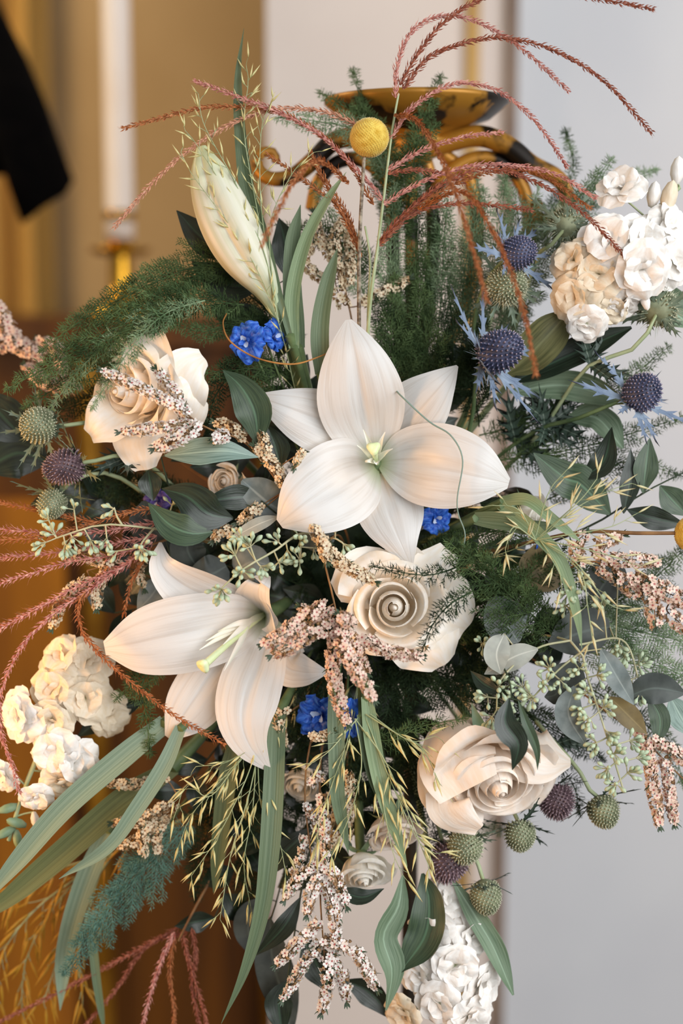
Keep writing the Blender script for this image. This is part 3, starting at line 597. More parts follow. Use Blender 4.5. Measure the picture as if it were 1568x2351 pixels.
sprig('ruscus_sprig', 'ruscus leaves standing on wiry stem at the right edge against white wall', 'leaves', [CORE, (1150, 1280, 240), (1350, 1210, 120), (1480, 1130, 90), (1580, 1080, 90)], [
    ([(1400, 1180, 90), (1330, 1110, 60), (1300, 1100, 40), (1225, 1040, 40)], 44, 'leaf_mid', OVAL), ([(1432, 1178, 80), (1445, 1110, 70), (1448, 1030, 70)], 24, 'leaf_dark'), ([(1476, 1132, 70), (1482, 1075, 65), (1492, 1005, 70)], 30, 'leaf_mid'),
    ([(1330, 1100, 70), (1385, 1060, 50), (1405, 980, 60)], 30, 'leaf_dark', dict(tw=.7)), ([(1440, 1170, 80), (1500, 1190, 70), (1575, 1205, 70)], 28, 'leaf_dark'), ([(1515, 1115, 85), (1545, 1150, 80), (1580, 1185, 85)], 32, 'leaf_mid')])
sprig('ruscus_sprig', 'dark pointed ruscus leaves hanging in front of the drooping peach rose', 'leaves', [CORE, (1080, 1450, 160), (1160, 1540, -40), (1175, 1605, -110)], [
    ([(1168, 1604, -115), (1160, 1660, -140), (1190, 1710, -140), (1176, 1768, -130)], 29, 'leaf_dark'), ([(1190, 1608, -110), (1208, 1660, -125), (1232, 1720, -120), (1234, 1768, -110)], 12, 'leaf_mid'), ([(1150, 1590, -60), (1110, 1570, -40), (1080, 1540, -20)], 18, 'leaf_dark')])
sprig('ruscus_sprig', 'dark leaf sprig behind the lily bud at the upper left', 'leaves', [CORE, (700, 900, 220), (600, 660, 130), (560, 600, 110)], [
    ([(550, 590, 100), (470, 550, 90), (405, 483, 90)], 38, 'leaf_dark'), ([(600, 660, 120), (520, 650, 110), (440, 600, 120)], 44, 'leaf_dark'), ([(640, 760, 150), (560, 740, 140), (480, 700, 140)], 46, 'leaf_dark'), ([(660, 640, 130), (655, 560, 130), (640, 500, 140)], 36, 'leaf_dark')])
sprig('ruscus_sprig', 'shadowed broad leaves out of focus at the left edge below the fern', 'leaves', [CORE, (420, 1250, 300), (180, 1100, 200), (40, 1010, 180)], [
    ([(110, 1060, 190), (40, 1040, 180), (-40, 1080, 180)], 62, 'leaf_dark', OVAL), ([(60, 1010, 180), (10, 960, 170), (-40, 900, 170)], 52, 'leaf_dark', OVAL), ([(200, 1120, 210), (150, 1150, 200), (70, 1160, 200)], 44, 'leaf_dark', OVAL), ([(300, 1180, 240), (220, 1110, 230), (190, 1060, 220)], 46, 'leaf_dark', OVAL)])
sprig('ruscus_sprig', 'dark narrow leaves hanging beside the waxflower cascade at bottom centre', 'leaves', [CORE, (760, 1750, 240), (700, 2000, 150), (660, 2250, 140)], [
    ([(690, 2060, 90), (650, 2130, 80), (585, 2195, 90)], 24, 'leaf_dark'), ([(770, 2040, 60), (830, 2060, 50), (882, 2040, 55)], 20, 'leaf_dark', dict(nrm=D(0, -.5, -1))), ([(700, 2150, 130), (730, 2220, 120), (760, 2280, 125)], 40, 'leaf_dark'), ([(660, 2250, 140), (640, 2300, 140), (650, 2380, 140)], 34, 'leaf_dark'), ([(715, 1900, 150), (650, 1960, 140), (600, 2020, 150)], 30, 'leaf_dark'), ([(790, 2250, 150), (850, 2280, 150), (900, 2340, 150)], 32, 'leaf_dark')])
sprig('eucalyptus_sprig', 'grey green eucalyptus leaves tucked behind the left side of the central lily', 'leaves', [CORE, (720, 1230, 160), (650, 1190, 60), (600, 1150, 30)], [
    ([(650, 1175, 50), (610, 1150, 40), (556, 1102, 45)], 44, 'euc_grey', ROUND), ([(640, 1186, 20), (590, 1205, 15), (528, 1238, 25)], 16, 'euc_light', OVAL), ([(700, 1210, 70), (740, 1230, 60), (768, 1240, 70)], 40, 'euc_dark', ROUND)])
sprig('eucalyptus_sprig', 'slate grey eucalyptus leaves above the left facing lily', 'leaves', [CORE, (640, 1300, 240), (500, 1300, 150), (400, 1310, 120), (350, 1330, 110)], [
    ([(375, 1325, 95), (350, 1365, 80), (315, 1402, 85)], 32, 'euc_grey', OVAL), ([(520, 1300, 120), (480, 1320, 100), (430, 1320, 100)], 44, 'euc_dark', ROUND), ([(540, 1310, 130), (580, 1290, 110), (620, 1300, 110)], 40, 'euc_grey', ROUND), ([(450, 1300, 130), (430, 1260, 115), (440, 1215, 120)], 40, 'euc_dark', ROUND), ([(380, 1240, 100), (340, 1200, 100), (330, 1150, 110)], 44, 'euc_dark', ROUND)])
sprig('eucalyptus_sprig', 'blue grey broad leaf hanging out of focus at the bottom centre', 'leaves', [CORE, (700, 1800, 330), (640, 2050, 230), (620, 2120, 210)], [
    ([(620, 2110, 200), (625, 2200, 200), (650, 2290, 200), (670, 2380, 200)], 46, 'euc_dark', OVAL), ([(600, 2060, 210), (570, 2120, 210), (585, 2200, 210)], 36, 'euc_dark', OVAL)])

# seeded eucalyptus
gg = G(); lathe(gg, [(0, 0), (px(1.6), 0), (px(2.2), px(4)), (px(4.6), px(9)), (px(5.2), px(13)), (px(4.2), px(16)), (px(1.6), px(19.5)), (0, px(20))], (0, 0, 0), (0, 0, 1), 9); POD = gg.mesh('seed_pod', 'pod')
def seeded(label, paths, umbels, leaves=(), seed=0, sm_='pod_stalk'):
    rs = np.random.default_rng(seed); t = Thing('seeded_eucalyptus', label, 'leaves', W(*paths[0][0]))
    Pf = []
    for i, p in enumerate(paths):
        g = G(); tube(g, WP(p), [4.5*K, 3.2*K, 2.2*K] if i == 0 else [3*K, 2*K], 6, n=20); t.part('stem' if i == 0 else 'branch', g, sm_); Pf.append(spline(WP(p), 50))
    Pf = np.vstack(Pf)
    for (x, y, z, n, sc) in umbels:
        c = W(x, y, z); k = Pf[np.argmin(np.linalg.norm(Pf-c, axis=1))]
        ax = unit(unit(c-k)+CAMN*.3+np.array([0, 0, -.2])) if np.linalg.norm(c-k) > 1e-4 else CAMN
        g = G(); tube(g, [k, (k+c)/2+ax*px(3), c], 1.9*K, 5, n=5); Fr = frame(ax, rs.uniform(0, 6)); dirs = []
        for j in range(n):
            th_ = rs.uniform(.35, 1.45) if j else 0; az = j*2.4+rs.uniform(-.3, .3)
            d = Fr @ np.array([math.sin(th_)*math.cos(az), math.sin(th_)*math.sin(az), math.cos(th_)]); l = px(rs.uniform(9, 20)*sc)
            tube(g, [c, c+d*l], 1.3*K, 4, n=2, cap=False); dirs.append((d, l))
        o = t.part('umbel', g, sm_)
        for d, l in dirs: t.inst('seed_pod', POD, M4(frame(d, 0), c+d*l*.9, sc*rs.uniform(.85, 1.12)), o)
    for L in leaves:
        pts, hw, m = L[:3]; kw = L[3] if len(L) > 3 else OVAL; o = leaf(t, pts, hw, m, **kw)
        b = W(*pts[0]); k = Pf[np.argmin(np.linalg.norm(Pf-b, axis=1))]
        if np.linalg.norm(k-b) > .002: g = G(); tube(g, [k, (k+b)/2, b], 1.6*K, 5, n=4); t.part('leaf_stalk', g, sm_, o)
    return t
seeded('pale green eucalyptus seed clusters between the two open lilies', [[CORE, (740, 1240, 120), (690, 1225, 10), (630, 1265, -40), (560, 1305, -70), (510, 1350, -85)], [(690, 1225, 10), (690, 1260, -10), (690, 1285, -15)], [(740, 1240, 100), (765, 1235, 60), (785, 1245, 50)]],
    [(575, 1255, -55, 9, 1.05), (540, 1275, -70, 8, 1.1), (598, 1300, -60, 9, 1.1), (556, 1310, -75, 8, 1.1), (508, 1352, -88, 10, 1.15), (555, 1238, -40, 6, 1), (640, 1245, -30, 6, 1), (690, 1240, -10, 8, 1.1), (660, 1262, -15, 6, 1), (688, 1285, -20, 9, 1.05), (770, 1222, 50, 7, .95), (788, 1248, 50, 6, .95), (640, 1290, -20, 5, .95), (720, 1258, 0, 5, .95)], seed=1)
seeded('sparse eucalyptus seed clusters stretching over the reddish grass at left', [[CORE, (560, 1260, 240), (400, 1222, 90), (320, 1210, 20), (230, 1205, 0), (130, 1235, 0)], [(355, 1212, 40), (330, 1240, 10), (322, 1255, 0)], [(280, 1205, 10), (268, 1185, 5), (262, 1165, 5)]],
    [(325, 1258, -5, 10, 1.1), (262, 1168, 5, 5, 1), (208, 1240, 0, 7, 1.05), (245, 1235, 0, 6, 1), (165, 1232, 0, 7, 1.05), (125, 1228, 0, 8, 1.1), (105, 1245, 0, 7, 1.05), (150, 1250, 0, 7, 1), (112, 1195, 0, 5, 1), (395, 1160, 60, 6, 1), (170, 1170, 20, 4, .95), (270, 1265, 15, 5, .9)], seed=2)
seeded('large seeded eucalyptus branch with grey leaves cascading at the right', [[CORE, (1120, 1440, 180), (1310, 1470, 0), (1350, 1560, -40), (1390, 1680, -60), (1430, 1810, -60)], [(1310, 1470, 0), (1230, 1490, -20), (1150, 1560, -35), (1140, 1630, -40)], [(1330, 1500, -10), (1280, 1540, -40), (1225, 1600, -45)], [(1310, 1470, 0), (1310, 1400, -40), (1300, 1340, -60)], [(1330, 1480, 0), (1430, 1470, 10), (1470, 1570, 10)], [(1120, 1470, 40), (1105, 1480, 20)]],
    [(1108, 1478, 10, 8, 1), (1145, 1575, -40, 9, 1.05), (1120, 1600, -40, 8, 1.05), (1150, 1625, -42, 10, 1.1), (1130, 1645, -42, 8, 1), (1262, 1535, -45, 8, 1), (1250, 1570, -48, 9, 1.05), (1220, 1600, -48, 9, 1.1), (1285, 1560, -45, 7, 1), (1200, 1580, -40, 7, 1), (1330, 1535, -50, 10, 1.05), (1370, 1550, -50, 10, 1.05), (1350, 1590, -55, 10, 1.05), (1385, 1625, -60, 9, 1.05), (1355, 1650, -60, 9, 1), (1395, 1680, -65, 10, 1.05), (1370, 1705, -65, 10, 1), (1410, 1730, -65, 10, 1.05), (1445, 1700, -55, 8, 1), (1395, 1765, -65, 10, 1), (1440, 1775, -60, 10, 1.05), (1415, 1800, -60, 8, 1), (1460, 1740, -50, 7, 1), (1305, 1360, -60, 9, 1.05), (1300, 1390, -55, 8, 1), (1330, 1335, -60, 7, 1), (1385, 1395, -10, 7, 1), (1440, 1500, 10, 9, 1), (1465, 1525, 10, 8, 1), (1450, 1560, 10, 8, 1), (1420, 1480, 5, 7, 1), (1470, 1590, 10, 6, 1), (1340, 1625, -50, 7, 1)],
    [([(1178, 1378, 10), (1160, 1420, -5), (1190, 1475, 0)], 48, 'euc_grey', ROUND), ([(1158, 1455, -30), (1140, 1500, -45), (1150, 1548, -40)], 30, 'euc_light', OVAL), ([(1235, 1490, -25), (1180, 1508, -30), (1112, 1548, -20)], 28, 'euc_light', OVAL),
     ([(1320, 1575, -20), (1305, 1640, -35), (1345, 1712, -35)], 32, 'euc_grey', OVAL), ([(1380, 1490, -40), (1420, 1560, -55), (1455, 1618, -50)], 26, 'euc_grey', OVAL), ([(1440, 1600, 10), (1500, 1580, 0), (1575, 1592, 5)], 36, 'euc_dark', OVAL), ([(1400, 1600, 0), (1440, 1640, -10), (1485, 1685, -5)], 26, 'euc_brown', OVAL), ([(1490, 1600, 40), (1515, 1650, 40), (1508, 1710, 40)], 24, 'leaf_mid', OVAL), ([(1330, 1520, 20), (1280, 1590, 20), (1250, 1600, 20)], 44, 'euc_dark', OVAL), ([(1400, 1440, 40), (1340, 1450, 30), (1260, 1480, 30)], 50, 'euc_dark', ROUND), ([(1290, 1300, 60), (1240, 1310, 50), (1230, 1250, 55)], 46, 'euc_brown', ROUND), ([(1420, 1290, 60), (1380, 1350, 50), (1360, 1380, 50)], 44, 'euc_dark', ROUND), ([(1540, 1600, 70), (1560, 1640, 70), (1590, 1690, 70)], 30, 'leaf_silver', OVAL)], seed=3)

# ------------------------------------------------------------------ long grass blades
def blade(label, pts, hw, m='blade', tw=0, shape=(.7, 1, 1, .9, .7, .03), group=None):
    P = WP(pts); c = W(*CORE); g = G(); ribbon(g, P, np.array(shape)*hw*K, None, fold=.3, n=34, nu=7, twist=tw, seed=1)
    t = Thing('grass_blade', label, 'grass', c, group); t.part('blade', g, m)
    g = G(); tube(g, [c, c*.4+P[0]*.6+np.array([0, .01, 0]), P[0]+(P[1]-P[0])*.05], [2.5*K, 3*K, hw*.6*K], 6, n=10); t.part('stalk', g, 'stem'); return t
blade('tall narrow grass blade rising above the lily bud', [(668, 780, 20), (610, 570, 15), (570, 440, 10), (552, 290, 10), (548, 170, 10), (560, 65, 15)], 19, 'blade', .6, (.3, .6, 1, .85, .6, .02))
blade('bright green grass blade curving right beside the lily bud', [(675, 800, 30), (672, 680, 25), (700, 560, 20), (745, 470, 10), (795, 395, 0)], 17, 'blade_light', .5)
blade('broad upright grass blade behind the bright green one', [(685, 800, 50), (672, 680, 45), (672, 560, 45), (690, 470, 50)], 22, 'blade')
blade('short grass blade just left of the central lily top petal', [(738, 860, 30), (735, 760, 25), (748, 670, 25), (775, 570, 35)], 21, 'blade', .3)
blade('pale sage grass blade sweeping down to the left edge', [(380, 1660, 80), (290, 1730, 60), (150, 1850, 40), (40, 1975, 40), (-30, 2060, 45)], 27, 'blade_blue', .2, (.8, 1, 1, .95, .8, .3))
blade('olive grass blade below the pale sage one at lower left', [(400, 1760, 170), (280, 1840, 150), (140, 1960, 140), (20, 2060, 140), (-40, 2100, 140)], 32, 'blade_olive', .1, (.6, 1, 1, .95, .8, .4))
blade('narrow green grass blade tapering to a curled tip at lower left', [(415, 1670, 50), (375, 1760, 30), (310, 1860, 20), (245, 1945, 20), (135, 2018, 30)], 19, 'blade_blue', .4)
blade('long green grass blade hanging down the middle to the bottom edge', [(635, 1640, 60), (628, 1800, 10), (618, 1950, -10), (600, 2090, -10), (560, 2230, 0), (508, 2350, 20)], 24, 'blade', .4, (.9, 1, 1, .8, .5, .02))
blade('short pointed grass blade hanging below the long waxflower twigs', [(768, 1580, 20), (772, 1720, -10), (775, 1830, -15), (800, 1960, 0)], 19, 'blade', .3)
blade('green grass blade hanging over the half hidden peach rose', [(842, 1600, 40), (858, 1720, 0), (882, 1830, -20), (935, 1990, -10)], 19, 'blade_light', .4)
blade('narrow grass blade parallel to the green blade over the peach rose', [(828, 1640, 30), (852, 1770, 5), (885, 1850, -10), (925, 1930, 0)], 13, 'blade', .3)
blade('light green grass blade bending down in front of the oats at right', [(1150, 1160, 20), (1220, 1215, -40), (1285, 1290, -70), (1320, 1400, -80), (1336, 1490, -70)], 17, 'blade_light', .6)
blade('horizontal grass blade crossing the cream rosebud at right', [(1090, 1190, 30), (1160, 1198, 0), (1220, 1212, -15), (1290, 1208, -10)], 20, 'blade', .2)
blade('arching pale grass blade over the cream rosebud at right', [(1150, 1150, 20), (1210, 1148, -30), (1265, 1190, -50), (1335, 1245, -40)], 14, 'blade_light', .3)
blade('blurred upright grass blade hanging in front of the amber altar', [(250, 1900, 230), (190, 2040, 230), (150, 2180, 240), (138, 2320, 250)], 26, 'blade_blue', .2)
blade('thin blurred grass blade at the bottom left corner area', [(210, 2130, 240), (222, 2250, 240), (240, 2370, 250)], 11, 'blade', .2)
blade('dark grass blade behind the oat grass at lower centre left', [(540, 1700, 120), (520, 1800, 110), (505, 1920, 110), (490, 2050, 120)], 22, 'blade_olive', .2)
def strand(label, pts, r, m, name='dry_tendril', cat='tendril'):
    g = G(); tube(g, WP(pts), np.array(r)*K, 5, n=50); single(name, g, m, label, cat)
strand('thin brown dry tendril curling under the blue delphinium', [(520, 720, 30), (512, 745, 10), (530, 785, -5), (590, 822, -10), (670, 836, -10), (735, 818, 0), (790, 790, 40)], [1.6, 2, 2, 1.4], 'tendril')
strand('thread thin grey green tendril lying over the central lily', [(905, 890, 40), (920, 908, -25), (985, 968, -30), (1035, 1000, -45), (1062, 1055, -50), (1050, 1140, -48), (1052, 1180, -40), (1068, 1230, -40), (1052, 1290, -30), (1035, 1310, 0)], [2.0, 2.0, 1.7, 1.2], 'leaf_silver')

# ------------------------------------------------------------------ feathery asparagus fern
def fern(label, pts, bl, m='fern', nrm=None, dens=1.0, seed=0, group=None, sag=.15, needle=14, sp=13, w=2.3):
    rs = np.random.default_rng(seed+1000); P = WP(pts); L = plen(P)/K; n = max(int(L/sp), 6); P = spline(P, n); T = tangents(P)
    nr = unit(np.asarray(CAMN if nrm is None else nrm)); Nn = unit(nr-T*(T@nr)[:, None]); S = np.cross(T, Nn)
    t = Thing('fern_frond', label, 'fern', P[0], group)
    g = G(); tube(g, P, np.linspace(2.2, .7, n)*K, 5); t.part('stem', g, m)
    B, Dr, Ln, g2 = [], [], [], G()
    tt = np.linspace(0, 1, n)
    for i in range(1, n):
        env = bl*min(1, .35+tt[i]*3)*(1-tt[i])**.6
        for side in (-1, 1):
            if rs.random() < .08: continue
            l = max(env*rs.uniform(.65, 1.1), 10); a = math.radians(rs.uniform(38, 58))
            d = T[i]*math.cos(a)+S[i]*side*math.sin(a)+Nn[i]*rs.uniform(-.3, .35); d = unit(d)
            k = max(int(l/8), 2); s_ = np.linspace(0, 1, k+1)[:, None]
            bend = unit(T[i]*.9-np.array([0, 0, sag*2]))
            Q = P[i]+(d*s_+(bend-d)*s_**2*.28)*l*K
            for q in range(k): pass
            # axis of the side branch as a slim three-sided sliver
            sd = unit(np.cross(d, nr))*.9*K
            Va = np.vstack([Q-sd*(1-s_*.6), Q+sd*(1-s_*.6)]); idx = np.arange(k)
            g2.add(Va, np.stack([idx, idx+k+1, idx+k+2, idx+1], 1))
            td = unit(np.gradient(Q, axis=0)); pl = unit(np.cross(td, Nn[i]))
            for q in range(k+1):
                f = 1-q/(k+1)
                for sd_ in (-1, 1):
                    if q < k and rs.random() < .85*dens:     # twig
                        tl = (8+22*f*min(1, l/90))*rs.uniform(.7, 1.2); tdv = unit(td[q]*.75+pl[q]*sd_*.7+Nn[i]*rs.uniform(-.35, .35))
                        c = int(max(2, tl/5)); us = (np.arange(c)+.6)/c
                        for uu in us:
                            b = Q[q]+tdv*tl*uu*K
                            for _ in range(3):
                                B.append(b); Dr.append(tdv+pl[q]*rs.uniform(-.7, .7)+Nn[i]*rs.uniform(-.6, .6)); Ln.append(needle*rs.uniform(.5, 1)*(.6+.4*f))
                        B.append(Q[q]); Dr.append(tdv); Ln.append(tl)
                    B.append(Q[q]); Dr.append(td[q]+pl[q]*sd_*rs.uniform(.3, 1)+Nn[i]*rs.uniform(-.5, .5)); Ln.append(needle*rs.uniform(.6, 1.1))
    B = np.array(B); Dr = unit(np.array(Dr)); Ln = np.array(Ln)*K
    sd = unit(np.cross(Dr, rs.normal(size=Dr.shape)))*w*.5*K
    V = np.stack([B-sd, B+sd, B+Dr*Ln[:, None]], 1).reshape(-1, 3); g2.add(V, np.arange(len(V)).reshape(-1, 3))
    t.part('foliage', g2, m, kind='stuff'); return t
fr = fern
# upper left, over the cream rose
fr('feathery fern frond arching left over the cream rose, uppermost', [(600, 640, 120), (470, 610, 80), (330, 660, 60), (190, 735, 50), (100, 800, 50)], 120, 'fern', seed=1)
fr('feathery fern frond reaching the left edge across the top of the cream rose', [(560, 700, 60), (420, 690, 0), (300, 735, -20), (170, 810, -15), (20, 890, 0)], 130, 'fern', seed=2, nrm=D(.1, -.3, -1))
fr('fern frond lying beside the cream rose towards the blue delphinium', [(680, 760, 140), (560, 740, 90), (470, 760, 70), (400, 745, 60)], 95, 'fern', seed=3)
fr('dark fern frond below the blue delphinium', [(720, 900, 160), (620, 850, 90), (530, 850, 70), (450, 860, 70)], 100, 'fern', seed=4)
fr('fern frond pointing down between cream rose and ruscus leaf', [(600, 800, 130), (530, 860, 80), (490, 920, 70), (475, 1000, 75)], 70, 'fern_dark', seed=5)
fr('shadowed fern frond above the cream rose under the lily bud', [(690, 800, 200), (590, 690, 150), (480, 640, 130), (380, 640, 120)], 120, 'fern_dark', seed=6)
fr('low fern frond at the left edge under the long one', [(380, 820, 100), (270, 830, 60), (170, 870, 50), (60, 930, 50)], 80, 'fern', seed=7)
fr('long loose fern spray hanging over the left side of the cream rose', [(470, 690, 10), (380, 720, -50), (300, 800, -75), (215, 930, -60)], 60, 'fern_light', seed=130, dens=.5, sag=.4)
fr('long loose fern spray trailing to the silvery green thistle', [(430, 680, 20), (310, 740, -20), (200, 830, -20), (120, 930, 0)], 60, 'fern_light', seed=131, dens=.5, sag=.4)
# top centre in front of the stand
fr('fern frond over the left of the stand dish', [(905, 560, 260), (890, 400, 220), (860, 300, 200), (800, 250, 190), (740, 215, 195)], 95, 'fern', seed=8)
fr('fern frond rising in front of the middle of the stand dish', [(930, 560, 250), (945, 400, 200), (960, 310, 180), (985, 240, 175), (1010, 180, 180)], 85, 'fern', seed=9)
fr('pale lacy fern frond spreading left of the yellow ball flower', [(900, 420, 170), (830, 310, 140), (740, 280, 130), (640, 270, 130)], 85, 'fern_light', seed=10, dens=.7)
fr('slim fern tip standing above the stand dish', [(880, 420, 230), (860, 320, 210), (830, 240, 205), (812, 165, 205)], 50, 'fern', seed=11)
fr('fern frond hanging right of the yellow ball flower', [(890, 450, 150), (930, 380, 110), (960, 330, 100), (1000, 290, 105)], 75, 'fern', seed=12)
fr('low fern frond below the left scroll of the stand', [(880, 640, 180), (790, 560, 150), (700, 530, 140), (640, 520, 140)], 85, 'fern', seed=13)
fr('fern frond behind the speckled stem above the central lily', [(860, 720, 190), (800, 600, 160), (760, 500, 150), (720, 430, 150)], 80, 'fern_light', seed=14, dens=.7)
# centre right wall of fern
for k, (x0, x1, x2, y2, m_) in enumerate([(890, 890, 905, 420, 'fern_light'), (940, 950, 960, 400, 'fern'), (990, 1010, 1030, 420, 'fern_light'), (1030, 1075, 1095, 400, 'fern_light'), (1070, 1130, 1160, 410, 'fern_light'), (1100, 1180, 1235, 430, 'fern_light')]):
    fr(['lacy fern frond standing right behind the pale culm', 'fern frond in the gap between culm and stand legs', 'fern frond in front of the stand legs', 'fern frond under the arching red grass, third from the stock flowers', 'fern frond under the arching red grass, second from the stock flowers', 'fern frond under the arching red grass, next to the stock flowers'][k],
       [(x0, 900, 200), (x1, 720, 150+10*k), ((x1+x2)/2, 560, 130+10*k), (x2, y2, 130+10*k)], 95, m_, seed=20+k, dens=.8)
for k, (a, b, c, lab) in enumerate([((930, 960), (900, 800), (905, 640), 'dark dense fern frond touching the right edge of the lily top petal'), ((980, 950), (980, 790), (960, 650), 'dark dense fern frond right of the lily top petal'), ((1020, 960), (1040, 800), (1030, 670), 'dark dense fern frond left of the large blue thistle'), ((960, 900), (900, 760), (870, 690), 'shadowed fern frond behind the central lily'), ((1100, 980), (1090, 860), (1110, 740), 'shadowed fern frond behind the large blue thistle')]):
    fr(lab, [(a[0], a[1], 200), (b[0], b[1], 130), (c[0], c[1], 120)], 115, 'fern_dark' if k > 1 else 'fern', seed=30+k, dens=1.1)
# right
fr('pale fern frond rising beside the upper stock flowers', [(1120, 800, 230), (1230, 600, 180), (1310, 480, 170), (1400, 370, 170)], 110, 'fern_light', seed=40)
fr('soft blurred fern frond above the upper stock flowers', [(1250, 560, 250), (1330, 470, 250), (1420, 420, 250), (1500, 390, 260)], 80, 'fern_light', seed=41)
fr('slim fern tip at the right end of the stand scroll', [(1180, 620, 260), (1270, 470, 250), (1315, 390, 250), (1300, 305, 250)], 46, 'fern', seed=42)
fr('fern frond reaching right under the stock leaves', [(1100, 1000, 210), (1250, 960, 170), (1400, 900, 150), (1530, 800, 150)], 100, 'fern', seed=43, dens=.7)
fr('fern frond between the two blue thistles at right', [(1120, 1060, 200), (1270, 1040, 160), (1400, 1010, 150), (1560, 960, 150)], 90, 'fern', seed=44, dens=.6)
fr('thin fern frond against the white wall at right middle', [(1250, 1150, 200), (1360, 1100, 160), (1440, 1060, 150), (1560, 1090, 150)], 90, 'fern', seed=45, dens=.6)
fr('fern frond draped over the right half of the central cream rose', [(1300, 1480, 60), (1220, 1410, 0), (1130, 1330, -40), (1035, 1248, -55)], 170, 'fern', seed=46, dens=.7, sag=.3)
fr('fern sprig curling over the top petals of the central cream rose', [(1080, 1290, 10), (990, 1320, -75), (900, 1310, -90), (860, 1300, -85)], 46, 'fern_dark', seed=47, dens=.6)
fr('fern sprig crossing the inner petals of the central cream rose', [(1080, 1360, -40), (1030, 1390, -100), (990, 1440, -110), (970, 1495, -100)], 52, 'fern_dark', seed=48, dens=.6)
fr('dense fern frond right of the central cream rose', [(1020, 1480, 150), (1120, 1390, 70), (1210, 1330, 50), (1290, 1260, 60)], 130, 'fern', seed=49)
fr('dense fern frond below the right petals of the central lily', [(950, 1300, 150), (1060, 1250, 80), (1140, 1220, 70), (1220, 1240, 80)], 105, 'fern', seed=50)
fr('thick green fern plume at the right edge beside the blush waxflower', [(1250, 1450, 150), (1370, 1430, 100), (1470, 1450, 90), (1600, 1480, 90)], 130, 'fern_light', seed=51, dens=1.1)
fr('fern plume at the right edge under the blush waxflower', [(1300, 1400, 160), (1420, 1380, 130), (1500, 1330, 120), (1580, 1250, 120)], 110, 'fern', seed=52)
fr('fern plume hanging at the right edge above the grey leaf', [(1300, 1480, 130), (1430, 1520, 100), (1520, 1530, 95), (1600, 1570, 95)], 110, 'fern_light', seed=53)
fr('wispy fern frond hanging over the white wall at right', [(1320, 1560, 160), (1450, 1640, 150), (1540, 1720, 150), (1570, 1800, 150)], 90, 'fern', seed=54, dens=.5)
fr('fern frond behind the seed clusters and above the peach rose', [(1000, 1540, 210), (1150, 1600, 160), (1280, 1680, 140), (1380, 1740, 140)], 120, 'fern_dark', seed=55)
fr('fern frond beside the right shoulder of the drooping peach rose', [(1080, 1620, 220), (1230, 1700, 170), (1310, 1790, 150), (1330, 1860, 150)], 80, 'fern_dark', seed=56, dens=.7)
# lower centre
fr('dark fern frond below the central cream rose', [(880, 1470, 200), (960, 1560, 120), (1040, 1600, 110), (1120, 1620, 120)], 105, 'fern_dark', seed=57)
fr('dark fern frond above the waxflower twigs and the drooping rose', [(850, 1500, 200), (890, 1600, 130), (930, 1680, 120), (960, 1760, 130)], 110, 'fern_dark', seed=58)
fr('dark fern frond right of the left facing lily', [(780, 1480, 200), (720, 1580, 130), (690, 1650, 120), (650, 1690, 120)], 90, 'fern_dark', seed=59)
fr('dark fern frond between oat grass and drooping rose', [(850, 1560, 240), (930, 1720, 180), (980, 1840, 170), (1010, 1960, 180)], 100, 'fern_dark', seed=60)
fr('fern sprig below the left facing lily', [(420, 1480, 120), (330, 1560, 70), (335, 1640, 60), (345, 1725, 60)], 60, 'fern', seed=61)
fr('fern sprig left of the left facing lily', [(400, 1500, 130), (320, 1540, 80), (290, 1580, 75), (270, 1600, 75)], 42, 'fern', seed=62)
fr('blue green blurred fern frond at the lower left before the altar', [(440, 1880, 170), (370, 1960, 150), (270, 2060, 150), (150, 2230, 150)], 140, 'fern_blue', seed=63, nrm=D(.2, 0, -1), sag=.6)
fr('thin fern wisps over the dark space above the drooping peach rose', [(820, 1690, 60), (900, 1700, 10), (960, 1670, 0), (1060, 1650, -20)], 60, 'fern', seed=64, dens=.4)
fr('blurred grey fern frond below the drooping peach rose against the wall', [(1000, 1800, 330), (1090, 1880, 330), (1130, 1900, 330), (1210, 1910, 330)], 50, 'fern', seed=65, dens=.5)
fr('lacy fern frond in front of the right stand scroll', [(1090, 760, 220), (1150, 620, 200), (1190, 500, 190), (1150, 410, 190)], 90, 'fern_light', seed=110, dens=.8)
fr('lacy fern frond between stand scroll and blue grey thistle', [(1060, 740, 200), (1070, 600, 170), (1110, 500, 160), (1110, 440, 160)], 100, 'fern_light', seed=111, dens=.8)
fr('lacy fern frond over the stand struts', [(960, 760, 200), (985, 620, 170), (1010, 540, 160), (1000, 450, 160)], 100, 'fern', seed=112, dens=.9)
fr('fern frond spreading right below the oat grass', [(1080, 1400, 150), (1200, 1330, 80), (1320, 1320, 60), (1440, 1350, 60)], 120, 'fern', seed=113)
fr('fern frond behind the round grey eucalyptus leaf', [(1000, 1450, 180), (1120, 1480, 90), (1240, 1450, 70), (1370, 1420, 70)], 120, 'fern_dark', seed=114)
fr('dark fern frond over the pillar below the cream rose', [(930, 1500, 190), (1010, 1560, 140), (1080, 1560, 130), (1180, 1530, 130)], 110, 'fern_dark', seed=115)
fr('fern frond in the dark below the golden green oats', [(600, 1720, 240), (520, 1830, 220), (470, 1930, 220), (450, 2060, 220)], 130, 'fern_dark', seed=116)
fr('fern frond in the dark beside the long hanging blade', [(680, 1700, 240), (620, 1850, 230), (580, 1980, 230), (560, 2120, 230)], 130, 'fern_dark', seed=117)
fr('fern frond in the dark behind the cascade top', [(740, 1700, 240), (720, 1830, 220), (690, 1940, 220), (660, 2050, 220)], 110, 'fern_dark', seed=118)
fr('fern frond in the dark right of the cascade top', [(820, 1680, 240), (850, 1800, 200), (860, 1880, 200), (840, 1960, 200)], 100, 'fern_dark', seed=119)
